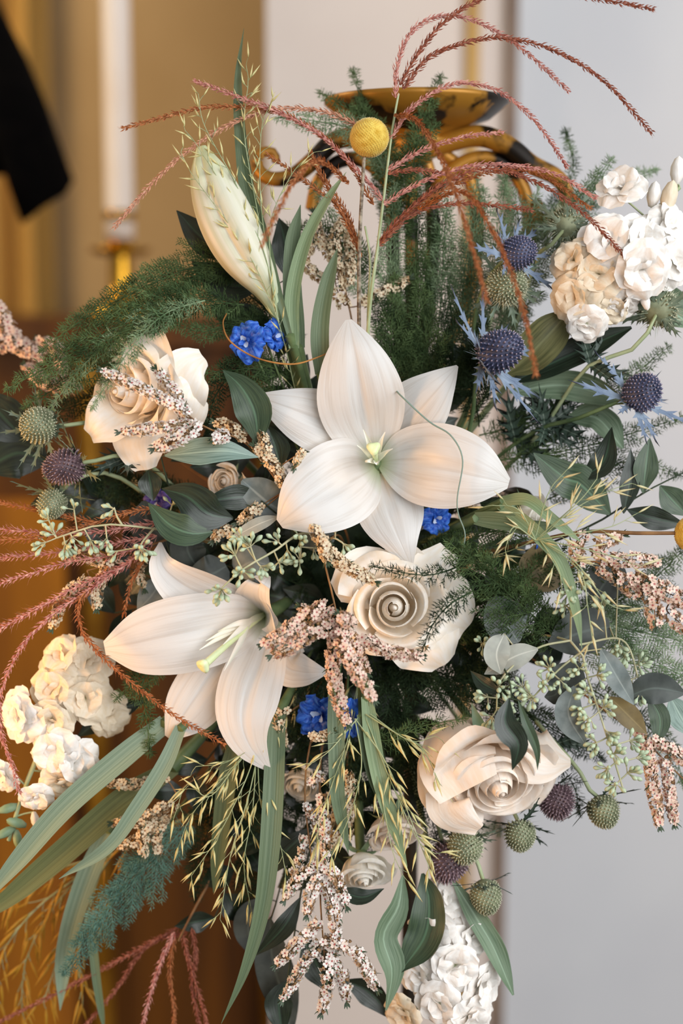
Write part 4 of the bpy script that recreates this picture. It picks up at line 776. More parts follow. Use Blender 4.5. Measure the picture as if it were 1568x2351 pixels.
fr('dark fern frond behind the green thistles at left', [(480, 1150, 260), (330, 1120, 200), (220, 1100, 190), (120, 1040, 190)], 110, 'fern_dark', seed=120)
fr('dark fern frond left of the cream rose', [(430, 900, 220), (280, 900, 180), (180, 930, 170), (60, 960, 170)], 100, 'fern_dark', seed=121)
# dark interior filling, seen only as deep green shadow between the flowers
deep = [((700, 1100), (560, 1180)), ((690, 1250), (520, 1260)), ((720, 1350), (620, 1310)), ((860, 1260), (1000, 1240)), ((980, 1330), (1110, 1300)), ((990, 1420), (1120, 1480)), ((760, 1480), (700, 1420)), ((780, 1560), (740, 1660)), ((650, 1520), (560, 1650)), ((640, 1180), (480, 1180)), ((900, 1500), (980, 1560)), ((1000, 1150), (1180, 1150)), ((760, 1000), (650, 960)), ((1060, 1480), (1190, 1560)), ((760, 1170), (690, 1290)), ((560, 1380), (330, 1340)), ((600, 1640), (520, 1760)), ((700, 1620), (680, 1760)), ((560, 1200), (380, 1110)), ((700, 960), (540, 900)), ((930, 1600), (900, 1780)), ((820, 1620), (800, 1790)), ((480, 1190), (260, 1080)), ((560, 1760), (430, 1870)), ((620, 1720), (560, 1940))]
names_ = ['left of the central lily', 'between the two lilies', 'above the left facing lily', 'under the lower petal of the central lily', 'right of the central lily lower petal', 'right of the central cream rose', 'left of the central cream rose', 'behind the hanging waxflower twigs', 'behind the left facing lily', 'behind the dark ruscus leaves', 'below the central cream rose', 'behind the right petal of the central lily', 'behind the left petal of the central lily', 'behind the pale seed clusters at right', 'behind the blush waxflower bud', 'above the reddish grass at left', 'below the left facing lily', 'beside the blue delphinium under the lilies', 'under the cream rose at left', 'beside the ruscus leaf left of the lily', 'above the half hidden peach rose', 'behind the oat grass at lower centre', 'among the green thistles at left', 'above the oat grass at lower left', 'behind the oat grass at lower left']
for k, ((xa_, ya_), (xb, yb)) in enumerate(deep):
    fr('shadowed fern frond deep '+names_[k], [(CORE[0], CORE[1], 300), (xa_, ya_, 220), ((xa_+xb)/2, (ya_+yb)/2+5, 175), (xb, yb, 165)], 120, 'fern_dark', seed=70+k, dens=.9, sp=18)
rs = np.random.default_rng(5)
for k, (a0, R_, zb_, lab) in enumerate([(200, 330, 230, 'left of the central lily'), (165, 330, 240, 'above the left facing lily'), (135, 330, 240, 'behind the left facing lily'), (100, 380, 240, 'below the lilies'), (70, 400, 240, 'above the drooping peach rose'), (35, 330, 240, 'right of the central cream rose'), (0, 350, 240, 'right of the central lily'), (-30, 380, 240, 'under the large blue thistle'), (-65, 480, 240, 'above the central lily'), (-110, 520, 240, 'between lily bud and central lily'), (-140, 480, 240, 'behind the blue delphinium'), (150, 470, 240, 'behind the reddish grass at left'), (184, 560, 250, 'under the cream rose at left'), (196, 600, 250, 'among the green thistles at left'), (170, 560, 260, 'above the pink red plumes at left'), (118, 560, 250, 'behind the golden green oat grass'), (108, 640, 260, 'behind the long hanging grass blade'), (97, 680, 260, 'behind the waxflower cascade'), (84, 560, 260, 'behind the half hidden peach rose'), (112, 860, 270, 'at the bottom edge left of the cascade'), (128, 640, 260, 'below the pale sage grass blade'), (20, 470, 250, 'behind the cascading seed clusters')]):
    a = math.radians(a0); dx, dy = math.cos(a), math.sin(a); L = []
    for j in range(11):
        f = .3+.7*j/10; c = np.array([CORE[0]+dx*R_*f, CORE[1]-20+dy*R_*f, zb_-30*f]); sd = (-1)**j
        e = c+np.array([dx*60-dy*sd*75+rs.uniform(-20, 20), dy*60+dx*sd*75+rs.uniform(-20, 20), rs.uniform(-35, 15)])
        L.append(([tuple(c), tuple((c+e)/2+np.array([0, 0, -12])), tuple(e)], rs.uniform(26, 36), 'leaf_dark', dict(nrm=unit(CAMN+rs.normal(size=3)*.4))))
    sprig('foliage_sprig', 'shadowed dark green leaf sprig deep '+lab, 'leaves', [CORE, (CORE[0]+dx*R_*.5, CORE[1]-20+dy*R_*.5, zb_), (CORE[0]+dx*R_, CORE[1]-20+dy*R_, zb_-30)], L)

# ------------------------------------------------------------------ waxflower twigs
def wax_mesh(m1, m2, seed):
    g = G(); r_ = np.random.default_rng(seed); R_ = px(9.2)
    lathe(g, [(0, -px(7)), (px(2.4), -px(6)), (px(4), -px(2)), (px(4.6), px(1)), (px(3.6), px(.6)), (0, -px(.4))], (0, 0, 0), (0, 0, 1), 7, m=2)
    for j in range(5):
        a = j*1.2566+r_.uniform(-.1, .1); c, s = math.cos(a), math.sin(a); q = np.array([[c, -s, 0], [s, c, 0], [0, 0, 1]])
        x = np.array([[.2, -.2, .10], [.2, .2, .10], [.72, .40, .20], [1.02, .26, .22], [1.02, -.26, .22], [.72, -.40, .20]])*R_
        g.add(x @ q.T, [[0, 1, 2, 5], [5, 2, 3, 4]], m=0)
    a = np.arange(7)*6.283/7; g.add(np.vstack([np.stack([np.cos(a)*px(2.4), np.sin(a)*px(2.4), a*0+px(1.6)], 1), [[0, 0, px(2.2)]]]), np.stack([np.arange(7), (np.arange(7)+1) % 7, np.full(7, 7)], 1), m=1)
    return g, [m1, m2, 'wax_cup']
WAXG = {'white': wax_mesh('wax_white', 'wax_eye_red', 1), 'straw': wax_mesh('wax_straw', 'wax_eye_brown', 2), 'blush': wax_mesh('wax_blush', 'wax_eye_red', 3)}
WAXM = {k: g.mesh('blossom', m) for k, (g, m) in WAXG.items()}
def waxflower(label, stem, twigs, kind='white', seed=0, singly=True, tips=True, sc0=1.0):
    """stem path; twigs = (path, radius in px, blossoms per px)"""
    rs = np.random.default_rng(seed+500); t = Thing('waxflower_sprig', label, 'flower', W(*stem[0])); P = WP(stem)
    g = G(); tube(g, P, [3*K, 2.6*K, 2*K], 6, n=24); t.part('stem', g, 'stem_brown'); gl = G(); Pf = spline(P, 60)
    for (path, r, dn) in twigs:
        Q = WP(path); k = Pf[np.argmin(np.linalg.norm(Pf-Q[0], axis=1))]
        if np.linalg.norm(k-Q[0]) > .001: Q = np.vstack([k, Q])
        L = plen(Q)/K; g = G(); tube(g, Q, [1.8*K, 1.2*K], 5, n=14); tw = t.part('twig', g, 'stem_brown')
        S = spline(Q, 60); T = tangents(S); n = int(plen(WP(path))/K*dn); f0 = 1-plen(WP(path))/max(plen(Q), 1e-6); gj = G()
        for j in range(n):
            u = f0+(1-f0)*(j+.5)/n; i = min(int(u*59), 59); az = j*2.39996+rs.uniform(-.5, .5)
            Fr = frame(T[i], 0); rad = Fr[:, 0]*math.cos(az)+Fr[:, 1]*math.sin(az)
            if rad @ FW > .75: rad = rad-FW*1.2; 
            d = unit(rad+T[i]*.25+rs.normal(size=3)*.15); env = min(1, .55+2.2*(1-u))
            p = S[i]+unit(rad)*r*env*K*rs.uniform(.65, 1.0); M = M4(frame(d, rs.uniform(0, 6)), p, sc0*rs.uniform(.85, 1.12))
            if singly: t.inst('blossom', WAXM[kind], M, tw)
            else: gj.merge(WAXG[kind][0], M)
            if j % 2 == 0: tube(g if False else gl, [S[i], p], .8*K, 3, n=2, cap=False)
            if j % 3 == 0:
                e = p+unit(T[i]+rad*rs.uniform(.4, 1.2))*px(rs.uniform(12, 20)); ribbon(gl, [S[i]+(p-S[i])*.4, (p+e)/2, e], np.array([.8, 2.2, .4])*K, d, n=4, nu=3)
        if tips:
            for j in range(6):
                az = j*1.05; Fr = frame(T[-1], 0); d = unit(T[-1]*1.1+.6*(Fr[:, 0]*math.cos(az)+Fr[:, 1]*math.sin(az)))
                ribbon(gl, [S[-1], S[-1]+d*px(9), S[-1]+d*px(17)], np.array([1, 2.4, .4])*K, Fr[:, 0], n=4, nu=3)
        if not singly: t.part('blossoms', gj, WAXG[kind][1], tw, kind='stuff')
    t.part('leaflets', gl, 'leaf_mid', kind='stuff'); return t
waxflower('white waxflower twigs with pink eyes lying over the cream rose', [CORE, (680, 1120, 160), (560, 1015, 20), (480, 985, -30), (440, 960, -55)], [
    ([(430, 950, -58), (380, 920, -75), (310, 885, -85), (236, 852, -80)], 13, .30), ([(425, 955, -50), (405, 905, -60), (385, 880, -60), (360, 850, -55)], 13, .28), ([(450, 975, -50), (400, 978, -65), (340, 985, -75), (278, 992, -70)], 13, .30), ([(450, 985, -55), (420, 1000, -75), (385, 1015, -80), (355, 1030, -75)], 18, .42), ([(512, 1000, -30), (505, 1003, -40), (492, 1008, -48)], 16, .8)], 'white', 1)
waxflower('straw coloured waxflower twigs behind the ruscus leaf left of the lily', [CORE, (700, 1180, 120), (640, 1110, 20), (590, 1040, 20), (540, 985, 20)], [
    ([(560, 1005, 18), (530, 980, 10), (495, 970, 10)], 12, .3), ([(650, 1110, 15), (630, 1070, 10), (585, 1025, 10)], 13, .3), ([(610, 1040, 10), (605, 1010, 10), (595, 990, 15)], 12, .3), ([(690, 1040, -10), (686, 1050, -25), (678, 1072, -20)], 6, .4), ([(600, 1160, 40), (570, 1180, 25), (545, 1200, 30)], 12, .3), ([(545, 1215, 40), (510, 1215, 35), (490, 1240, 35)], 14, .3)], 'straw', 2)
waxflower('dense blush waxflower spray in front, between left facing lily and cream rose', [CORE, (780, 1230, 120), (745, 1270, -20), (762, 1360, -60), (775, 1420, -90)], [
    ([(750, 1395, -70), (700, 1420, -100), (655, 1455, -120), (605, 1480, -120)], 21, .42), ([(765, 1435, -90), (720, 1450, -110), (680, 1475, -120), (625, 1505, -115)], 19, .40), ([(770, 1450, -80), (764, 1530, -90), (772, 1590, -90), (797, 1662, -80)], 17, .40),
    ([(778, 1455, -110), (800, 1510, -140), (830, 1560, -150), (858, 1606, -140)], 17, .36), ([(785, 1440, -80), (810, 1470, -85), (825, 1505, -80), (843, 1545, -70)], 14, .36), ([(800, 1430, -70), (790, 1420, -140), (780, 1412, -150)], 16, .8), ([(760, 1420, -60), (720, 1410, -60), (690, 1395, -60)], 16, .36)], 'blush', 3)
waxflower('straw waxflower twig running from the central lily to the cream rose', [CORE, (790, 1210, 140), (735, 1190, 20), (720, 1200, -10)], [
    ([(716, 1196, -14), (735, 1240, -40), (780, 1290, -60), (860, 1335, -70)], 15, .32), ([(742, 1240, -70), (745, 1262, -95), (752, 1288, -95)], 15, .6)], 'straw', 4)
waxflower('blush waxflower twig lying along the lower edge of the cream rose', [CORE, (840, 1440, 100), (835, 1465, -50)], [([(838, 1468, -80), (890, 1495, -105), (930, 1500, -105), (965, 1508, -95)], 15, .42)], 'blush', 5)
waxflower('long white waxflower cascade hanging down at the bottom centre', [CORE, (760, 1600, 180), (735, 1760, 60), (738, 1900, 30), (735, 2050, 20), (745, 2200, 20)], [
    ([(738, 1830, 25), (745, 1900, 10), (748, 1980, 5)], 13, .24), ([(728, 1985, 15), (690, 2010, 0), (655, 2065, 0)], 13, .30), ([(738, 1990, 10), (770, 2010, -5), (795, 2080, 0)], 14, .30), ([(735, 2010, 5), (715, 2050, -15), (705, 2100, -10)], 15, .30), ([(745, 2030, 10), (765, 2090, -5), (775, 2170, 0)], 15, .28),
    ([(732, 2120, 15), (690, 2160, 0), (635, 2215, 5)], 14, .30), ([(735, 2160, 15), (700, 2210, 0), (650, 2295, 5)], 13, .28), ([(745, 2160, 10), (810, 2180, -5), (865, 2270, 0)], 15, .32), ([(745, 2200, 10), (752, 2260, 0), (738, 2325, 5)], 14, .28), ([(755, 2190, 15), (785, 2240, 10), (795, 2300, 15)], 14, .28), ([(700, 1920, 40), (690, 1970, 30), (665, 2010, 30)], 9, .2)], 'white', 6)
waxflower('straw waxflower twigs hanging behind the oat grass at bottom centre', [CORE, (800, 1700, 220), (790, 1850, 120), (770, 1950, 100)], [([(795, 1800, 60), (780, 1860, 70), (765, 1950, 80)], 20, .3), ([(800, 1830, 80), (795, 1880, 80), (800, 1930, 90)], 16, .28), ([(798, 1780, 10), (805, 1800, 0), (795, 1825, 0)], 10, .5)], 'straw', 7)
waxflower('dark stemmed pink waxflower sprays hanging against the white wall at right', [CORE, (1200, 1500, 200), (1400, 1640, 60), (1470, 1690, 20), (1520, 1740, 20), (1580, 1800, 20)], [
    ([(1490, 1700, 15), (1495, 1780, 0), (1515, 1895, 0)], 15, .34), ([(1525, 1745, 15), (1535, 1800, 5), (1548, 1890, 5)], 14, .34), ([(1500, 1700, 10), (1540, 1720, 5), (1590, 1765, 5)], 14, .34), ([(1465, 1680, 20), (1480, 1720, 10), (1495, 1760, 10)], 10, .3)], 'blush', 8)
waxflower('blush waxflower clusters at the right edge below the oat grass', [CORE, (1180, 1360, 180), (1340, 1290, -20), (1440, 1320, -40), (1540, 1380, -50)], [
    ([(1400, 1290, -40), (1450, 1285, -55), (1510, 1290, -50)], 19, .36), ([(1450, 1330, -45), (1510, 1350, -70), (1590, 1390, -80)], 22, .4), ([(1480, 1350, -50), (1500, 1390, -75), (1505, 1440, -75)], 20, .36), ([(1380, 1300, -30), (1430, 1340, -50), (1460, 1370, -50)], 18, .3), ([(1330, 1290, -10), (1320, 1250, -20), (1345, 1225, -20)], 17, .32), ([(1380, 1280, -20), (1370, 1250, -30), (1430, 1230, -30)], 16, .3), ([(1530, 1400, -60), (1550, 1420, -80), (1580, 1450, -80)], 20, .36)], 'blush', 9)
waxflower('straw waxflower twigs among the reddish grass left of the lily', [CORE, (450, 1350, 200), (280, 1300, 80), (200, 1310, 70)], [([(270, 1300, 70), (180, 1275, 50), (155, 1290, 50)], 14, .3), ([(245, 1310, 70), (225, 1350, 50), (222, 1395, 50)], 13, .32), ([(200, 1330, 70), (150, 1370, 55), (120, 1440, 55)], 14, .3), ([(330, 1290, 80), (320, 1310, 70), (330, 1350, 70)], 8, .25)], 'straw', 10, singly=False)
waxflower('blurred straw waxflower twigs before the amber altar at lower left', [CORE, (560, 1700, 240), (430, 1800, 130), (380, 1850, 110)], [([(380, 1790, 110), (330, 1800, 100), (250, 1800, 100)], 12, .3), ([(380, 1850, 100), (330, 1880, 80), (260, 1890, 80)], 14, .32), ([(370, 1870, 100), (330, 1910, 85), (330, 1965, 90)], 13, .32), ([(380, 1870, 100), (360, 1920, 90), (365, 1960, 95)], 12, .3), ([(390, 1860, 100), (310, 1930, 90), (265, 1945, 90)], 13, .3)], 'straw', 11, singly=False)
waxflower('brownish waxflower twigs behind the speckled stem at the top centre', [CORE, (820, 850, 220), (790, 650, 130), (780, 540, 120)], [([(785, 620, 120), (765, 560, 105), (790, 500, 110)], 14, .3), ([(790, 700, 120), (770, 650, 105), (775, 600, 110)], 18, .3), ([(800, 650, 120), (805, 600, 110), (800, 530, 110)], 12, .3), ([(830, 700, 140), (900, 660, 130), (940, 640, 130)], 13, .3), ([(770, 600, 120), (740, 560, 120), (720, 490, 120)], 12, .3), ([(740, 640, 130), (700, 600, 130), (720, 560, 130)], 12, .3)], 'straw', 12, singly=False)
waxflower('soft pink blurred waxflower plumes at the left edge beside the fern', [CORE, (400, 1050, 380), (120, 850, 300), (40, 780, 280)], [([(90, 820, 290), (40, 790, 280), (-30, 790, 280)], 22, .36), ([(40, 790, 290), (10, 740, 280), (-20, 690, 280)], 22, .36), ([(140, 850, 290), (130, 800, 280), (90, 780, 280)], 16, .3), ([(170, 890, 290), (110, 880, 280), (60, 840, 280)], 15, .3)], 'blush', 13, singly=False, sc0=1.3)
waxflower('small cream waxflower tip over the blue delphinium below the lilies', [CORE, (790, 1600, 160), (720, 1700, 30), (712, 1690, 20)], [([(715, 1690, 15), (735, 1692, 5), (762, 1680, 0)], 9, .4)], 'straw', 14)
waxflower('brown waxflower tip in the dark gap right of the lily bottom petal', [CORE, (740, 1560, 200), (660, 1640, 80)], [([(650, 1630, 60), (640, 1660, 55), (652, 1710, 60)], 14, .3)], 'straw', 15, singly=False)
waxflower('leafy waxflower stem with few blossoms hanging left of the cascade', [CORE, (740, 1600, 160), (710, 1720, 40), (700, 1830, 30), (715, 1970, 25)], [([(712, 1800, 30), (730, 1780, 20), (745, 1790, 20)], 9, .3), ([(702, 1850, 30), (725, 1890, 25), (730, 1920, 25)], 8, .2)], 'white', 16)

# ------------------------------------------------------------------ oat-like grass sprays
gg = G(); lathe(gg, [(0, 0), (px(1.2), px(2)), (px(2.6), px(10)), (px(2.6), px(18)), (px(1.3), px(30)), (px(.4), px(40)), (0, px(44))], (0, 0, 0), (0, 0, 1), 6)
OATM = {k: gg.mesh('spikelet', k) for k in ('oat', 'oat_gold', 'oat_pale')}
def oats(label, stems, kind='oat', seed=0, sc=1.0, step=17, spread=.8, reach=(18, 52), w=1.0, grav=0, skip=.25):
    rs = np.random.default_rng(seed+900); t = Thing('oat_grass_spray', label, 'grass', W(*stems[0][0]))
    for path in stems:
        P = WP(path); n = max(int(plen(P)/K/step), 4); S = spline(P, n); T = tangents(S); g = G(); tube(g, P, [1.8*K*w, 1.3*K*w, .8*K*w], 5, n=24); st = t.part('stem', g, 'stem_light'); gp = G()
        for i in range(int(n*skip), n):
            Fr = frame(T[i], 0); az = i*2.4+rs.uniform(-.6, .6); rad = Fr[:, 0]*math.cos(az)+Fr[:, 1]*math.sin(az); rad = unit(rad-FW*(rad@FW)*.5)
            d = unit(T[i]*rs.uniform(.5, 1)+rad*spread*rs.uniform(.5, 1.1)+np.array([0, 0, -grav])); l = px(rs.uniform(*reach)*(1-.5*i/n)); e = S[i]+d*l
            tube(gp, [S[i], S[i]+d*l*.6+T[i]*l*.1, e], .8*K*w, 3, n=4, cap=False)
            for q in range(1 if rs.random() < .5 else 2):
                d2 = unit(d+T[i]*.4+rs.normal(size=3)*.28+np.array([0, 0, -grav])); b = e if q == 0 else S[i]+d*l*.6
                t.inst('spikelet', OATM[kind], M4(frame(d2, 0), b, sc*rs.uniform(.75, 1.1)), st)
        t.part('pedicels', gp, 'stem_light', st)
    return t
oats('fine yellow green oat grass in front of the lily bud', [[CORE, (700, 980, 150), (640, 740, 10), (575, 590, -30), (500, 480, -50), (440, 400, -50), (415, 350, -50)], [(640, 740, 10), (600, 560, -20), (520, 440, -40), (450, 330, -45), (425, 300, -45)], [(640, 740, 10), (590, 480, -10), (560, 300, -10), (570, 190, -5), (565, 150, -5)], [(635, 700, 10), (600, 480, -15), (600, 300, -20), (625, 230, -20)], [(630, 690, 10), (620, 520, -20), (670, 400, -25), (720, 350, -25)], [(600, 560, 0), (540, 420, -30), (470, 290, -30), (455, 215, -30)]], 'oat', 1, .8, step=17, reach=(14, 46), skip=.4)
oats('golden green oat grass hanging below the left facing lily', [[CORE, (680, 1600, 150), (590, 1700, 20), (500, 1800, 0), (440, 1870, 0), (415, 1930, 0)], [(600, 1690, 30), (540, 1760, 0), (480, 1830, -10), (430, 1800, -5), (405, 1860, 0)], [(600, 1690, 30), (560, 1800, 5), (500, 1920, -5), (440, 2010, 0)], [(600, 1690, 30), (570, 1830, 10), (530, 1960, 0), (505, 2110, 5)], [(590, 1700, 30), (580, 1860, 15), (560, 1980, 10), (575, 2080, 15)], [(580, 1710, 30), (520, 1750, 0), (450, 1760, 0)], [(590, 1700, 30), (600, 1850, 10), (640, 1930, 0), (655, 2000, 5)]], 'oat', 2, 1.05, step=17, grav=.25, reach=(18, 50), skip=.3)
oats('pale tipped oat grass hanging over the half hidden peach rose', [[CORE, (820, 1580, 140), (800, 1690, 0), (770, 1780, -25), (735, 1880, -25), (725, 1960, -25)], [(815, 1650, 20), (830, 1760, -20), (800, 1880, -30), (760, 1960, -30)], [(815, 1650, 20), (880, 1740, -25), (930, 1850, -40), (985, 1990, -40)], [(840, 1640, 20), (920, 1690, -30), (970, 1720, -40), (1010, 1800, -40)], [(840, 1650, 20), (900, 1800, -30), (960, 1930, -40), (1000, 1960, -40)], [(835, 1650, 20), (880, 1850, -30), (900, 1950, -40), (925, 2010, -40)], [(850, 1640, 20), (940, 1700, -30), (1000, 1690, -40)], [(820, 1650, 20), (760, 1720, -20), (720, 1750, -20)]], 'oat', 3, 1.1, step=20, grav=.25, reach=(18, 52), skip=.35)
oats('pale blurred oat grass splaying in front of the cream rosebud at right', [[CORE, (1050, 1300, 150), (1230, 1240, -60), (1300, 1180, -90), (1390, 1130, -100), (1450, 1110, -100)], [(1230, 1240, -60), (1190, 1170, -80), (1130, 1160, -85)], [(1230, 1240, -60), (1180, 1210, -90), (1160, 1260, -95)], [(1230, 1240, -60), (1290, 1230, -90), (1400, 1210, -100), (1460, 1180, -100)], [(1240, 1240, -60), (1320, 1290, -100), (1390, 1380, -110), (1430, 1400, -110)], [(1240, 1240, -60), (1330, 1310, -100), (1350, 1400, -110), (1360, 1470, -110)], [(1240, 1240, -60), (1280, 1300, -95), (1290, 1350, -100)], [(1230, 1230, -60), (1260, 1130, -80), (1300, 1080, -85)], [(1250, 1240, -60), (1380, 1270, -100), (1470, 1300, -110)], [(1240, 1230, -60), (1330, 1150, -90), (1370, 1100, -90)]], 'oat_pale', 4, 1.05, step=24, reach=(14, 40), skip=.3)
oats('golden blurred oat grass in the bottom left corner before the altar', [[CORE, (520, 1800, 330), (260, 1960, 330), (140, 2060, 330), (60, 2200, 330), (50, 2320, 330)], [(260, 1960, 330), (180, 2080, 320), (140, 2180, 320), (100, 2300, 320)], [(260, 1960, 330), (120, 2000, 330), (20, 2060, 330), (-20, 2130, 330)], [(240, 1970, 330), (200, 2100, 325), (180, 2200, 325), (190, 2290, 325)], [(200, 2000, 330), (90, 2080, 330), (10, 2180, 330), (-10, 2280, 330)]], 'oat_gold', 5, 1.6, step=18, grav=.4, reach=(30, 70), w=1.6)

# ------------------------------------------------------------------ reddish silver-grass plumes
def raceme_geo(P, m_len=20, r=2.0, seed=0, step=8, tuft=1.0):
    rs = np.random.default_rng(seed); L = plen(P)/K; n = max(int(L/step), 8); S = spline(P, n); T = tangents(S); g = G()
    tube(g, S, np.linspace(r*.75, r*.4, n)*K, 5)
    idx = np.repeat(np.arange(n), 4); az = np.arange(len(idx))*2.39996+rs.uniform(-.4, .4, len(idx))
    A = unit(np.cross(T, FW+np.array([.01, .02, .03]))); B = np.cross(T, A)
    rad = A[idx]*np.cos(az)[:, None]+B[idx]*np.sin(az)[:, None]
    d = unit(T[idx]+rad*rs.uniform(.15, .75, len(idx))[:, None]*tuft+rs.normal(size=(len(idx), 3))*.04); l = (m_len*rs.uniform(.6, 1.1, len(idx))*(1-.25*idx/n))[:, None]*K
    b = S[idx]+rad*r*.5*K; sd = unit(np.cross(d, rad))*2.3*K
    mid = b+d*l*.45+rad*.9*K; V = np.stack([b, mid-sd, b+d*l, mid+sd], 1).reshape(-1, 3); q = np.arange(len(V)).reshape(-1, 4); g.add(V, q)
    sd2 = rad*1.8*K; V = np.stack([b, mid-sd2, b+d*l, mid+sd2], 1).reshape(-1, 3); g.add(V, q)
    # fine awns
    k = rs.random(len(idx)) < .4; e = b[k]+d[k]*l[k]; dd = unit(d[k]+rad[k]*.5)
    V = np.stack([e-sd[k]*.2, e+sd[k]*.2, e+dd*px(9)*tuft], 1).reshape(-1, 3); g.add(V, np.arange(len(V)).reshape(-1, 3))
    return g
def plume(label, culm, racemes, seed=0, cm='stem_light', cr=(6, 5, 4, 2.5)):
    t = Thing('silver_grass_plume', label, 'grass', W(*culm[0])); g = G(); tube(g, WP(culm), np.array(cr)*K, 7, n=30); st = t.part('stem', g, cm)
    for k, (pts, m, r, kw) in enumerate(racemes): t.part('raceme', raceme_geo(WP(pts), r=r, seed=seed*50+k, **kw), m)
    return t
o_ = {}
plume('tall plume of arching red grass on the pale culm above the central lily', [CORE, (840, 1000, 200), (845, 750, 20), (868, 560, 5), (885, 420, 0), (900, 300, 0), (915, 215, 0)], [
    ([(908, 225, 0), (912, 150, 0), (945, 72, 0), (1010, 38, 0), (1090, 48, 5), (1190, 105, 10), (1302, 206, 15)], 'plume_pink', 2.2, o_),
    ([(918, 195, 0), (965, 115, -10), (1030, 42, -25), (1130, -10, -40), (1260, -20, -60), (1390, 0, -80), (1495, 20, -90)], 'plume_red', 3.4, o_),
    ([(925, 205, 0), (985, 132, -10), (1080, 95, -25), (1160, 88, -35), (1270, 115, -45), (1385, 185, -50), (1492, 300, -50)], 'plume_red', 2.6, o_),
    ([(895, 320, 0), (935, 260, -10), (995, 212, -15), (1060, 190, -15), (1140, 207, -10), (1210, 258, -5), (1262, 322, 0), (1300, 380, 5)], 'plume_pink', 2.2, o_),
    ([(890, 390, 0), (970, 345, 0), (1060, 315, 0), (1148, 304, 0)], 'plume_pink', 2.2, o_),
    ([(880, 470, 0), (975, 415, -10), (1080, 382, -20), (1180, 380, -25), (1280, 402, -20), (1362, 452, -15)], 'plume_pink', 2.3, o_),
    ([(888, 400, 0), (950, 390, 0), (1020, 400, 5), (1060, 420, 15)], 'plume_red', 2.2, o_),
    ([(872, 555, 5), (930, 490, -10), (1020, 420, -30), (1120, 388, -45), (1230, 418, -60), (1340, 490, -70), (1436, 590, -70)], 'plume_red', 2.8, o_),
    ([(870, 560, 5), (940, 485, 0), (1040, 425, 0), (1130, 395, 0), (1240, 400, 0), (1350, 475, 5)], 'plume_orange', 2.2, o_),
    ([(868, 565, 5), (950, 490, 0), (1050, 468, 0), (1140, 472, 0), (1215, 482, 5)], 'plume_red', 2.4, o_),
    ([(905, 265, -10), (955, 275, -80), (1005, 350, -210), (1050, 455, -280), (1085, 570, -310), (1118, 690, -320)], 'plume_orange', 2.8, dict(m_len=20)),
    ([(960, 480, -20), (1060, 440, -150), (1125, 520, -230), (1175, 630, -280), (1208, 740, -300), (1230, 855, -310)], 'plume_orange', 2.8, dict(m_len=20))], 1)
plume('red grass plume with racemes fanning left above the lily bud', [CORE, (850, 1000, 220), (845, 750, 50), (850, 600, 20), (838, 520, 10)], [
    ([(880, 460, 0), (820, 390, -5), (735, 310, -10), (640, 258, -15), (545, 222, -20), (452, 188, -20)], 'plume_pink', 2.6, o_),
    ([(858, 470, 5), (790, 360, 5), (700, 285, 0), (600, 250, 0), (480, 246, 0), (380, 268, 0), (288, 293, 0)], 'plume_orange', 2.6, o_),
    ([(845, 300, 20), (750, 258, 20), (640, 250, 10), (540, 280, -10), (440, 340, -30), (350, 420, -45), (266, 518, -50)], 'plume_pale', 2.4, o_),
    ([(830, 590, 20), (800, 520, 15), (745, 420, 15), (715, 350, 20)], 'plume_orange', 2.2, o_),
    ([(828, 570, 20), (780, 480, 15), (700, 415, 15), (618, 358, 20)], 'plume_orange', 2.0, o_),
    ([(820, 560, 25), (800, 500, 20), (765, 440, 20), (720, 370, 25)], 'plume_orange', 1.8, o_),
    ([(800, 420, -60), (735, 370, -180), (680, 410, -260), (635, 490, -300), (602, 560, -310)], 'plume_orange', 3.2, dict(m_len=20))], 2)
plume('thick bunch of pink red grass plumes spreading to the left edge', [CORE, (560, 1260, 240), (430, 1230, 120), (350, 1250, 60)], [
    ([(370, 1165, 60), (280, 1180, 40), (170, 1215, 10), (80, 1235, 0), (-20, 1240, 0)], 'plume_orange', 2.8, dict(tuft=1.6)),
    ([(360, 1200, 70), (230, 1220, 60), (120, 1225, 50), (0, 1215, 45), (-30, 1215, 45)], 'plume_pink', 2.6, dict(tuft=2, m_len=22)),
    ([(360, 1230, 70), (250, 1250, 60), (120, 1270, 45), (0, 1280, 40), (-30, 1285, 40)], 'plume_pink', 2.8, dict(tuft=2, m_len=22)),
    ([(350, 1245, 60), (260, 1275, 40), (160, 1290, 20), (60, 1320, 10), (-20, 1345, 10)], 'plume_pink', 2.8, dict(tuft=1.8, m_len=22)),
    ([(345, 1260, 60), (260, 1310, 45), (170, 1350, 20), (80, 1400, 10), (-10, 1450, 10)], 'plume_pink', 2.6, dict(tuft=1.6, m_len=20)),
    ([(300, 1290, 50), (210, 1350, 25), (110, 1420, 5), (40, 1500, 0), (0, 1600, 0), (5, 1690, 0), (30, 1760, 5), (42, 1815, 5)], 'plume_pink', 2.4, dict(tuft=1.5, m_len=20)),
    ([(220, 1340, 40), (182, 1380, 10), (190, 1450, -20), (260, 1530, -55), (390, 1635, -75), (512, 1706, -70)], 'plume_orange', 2.6, dict(tuft=1.4)),
    ([(340, 1265, 60), (310, 1320, 50), (295, 1360, 50), (285, 1410, 55)], 'plume_orange', 2.2, o_),
    ([(220, 1200, 80), (130, 1180, 80), (60, 1165, 80), (-20, 1150, 80)], 'plume_orange', 2.6, dict(tuft=1.6)),
    ([(250, 1300, 50), (190, 1370, 40), (100, 1390, 30), (20, 1430, 30), (-20, 1445, 30)], 'plume_orange', 2.4, dict(tuft=1.6))], 3, 'stem_brown', (5, 5, 4, 3))
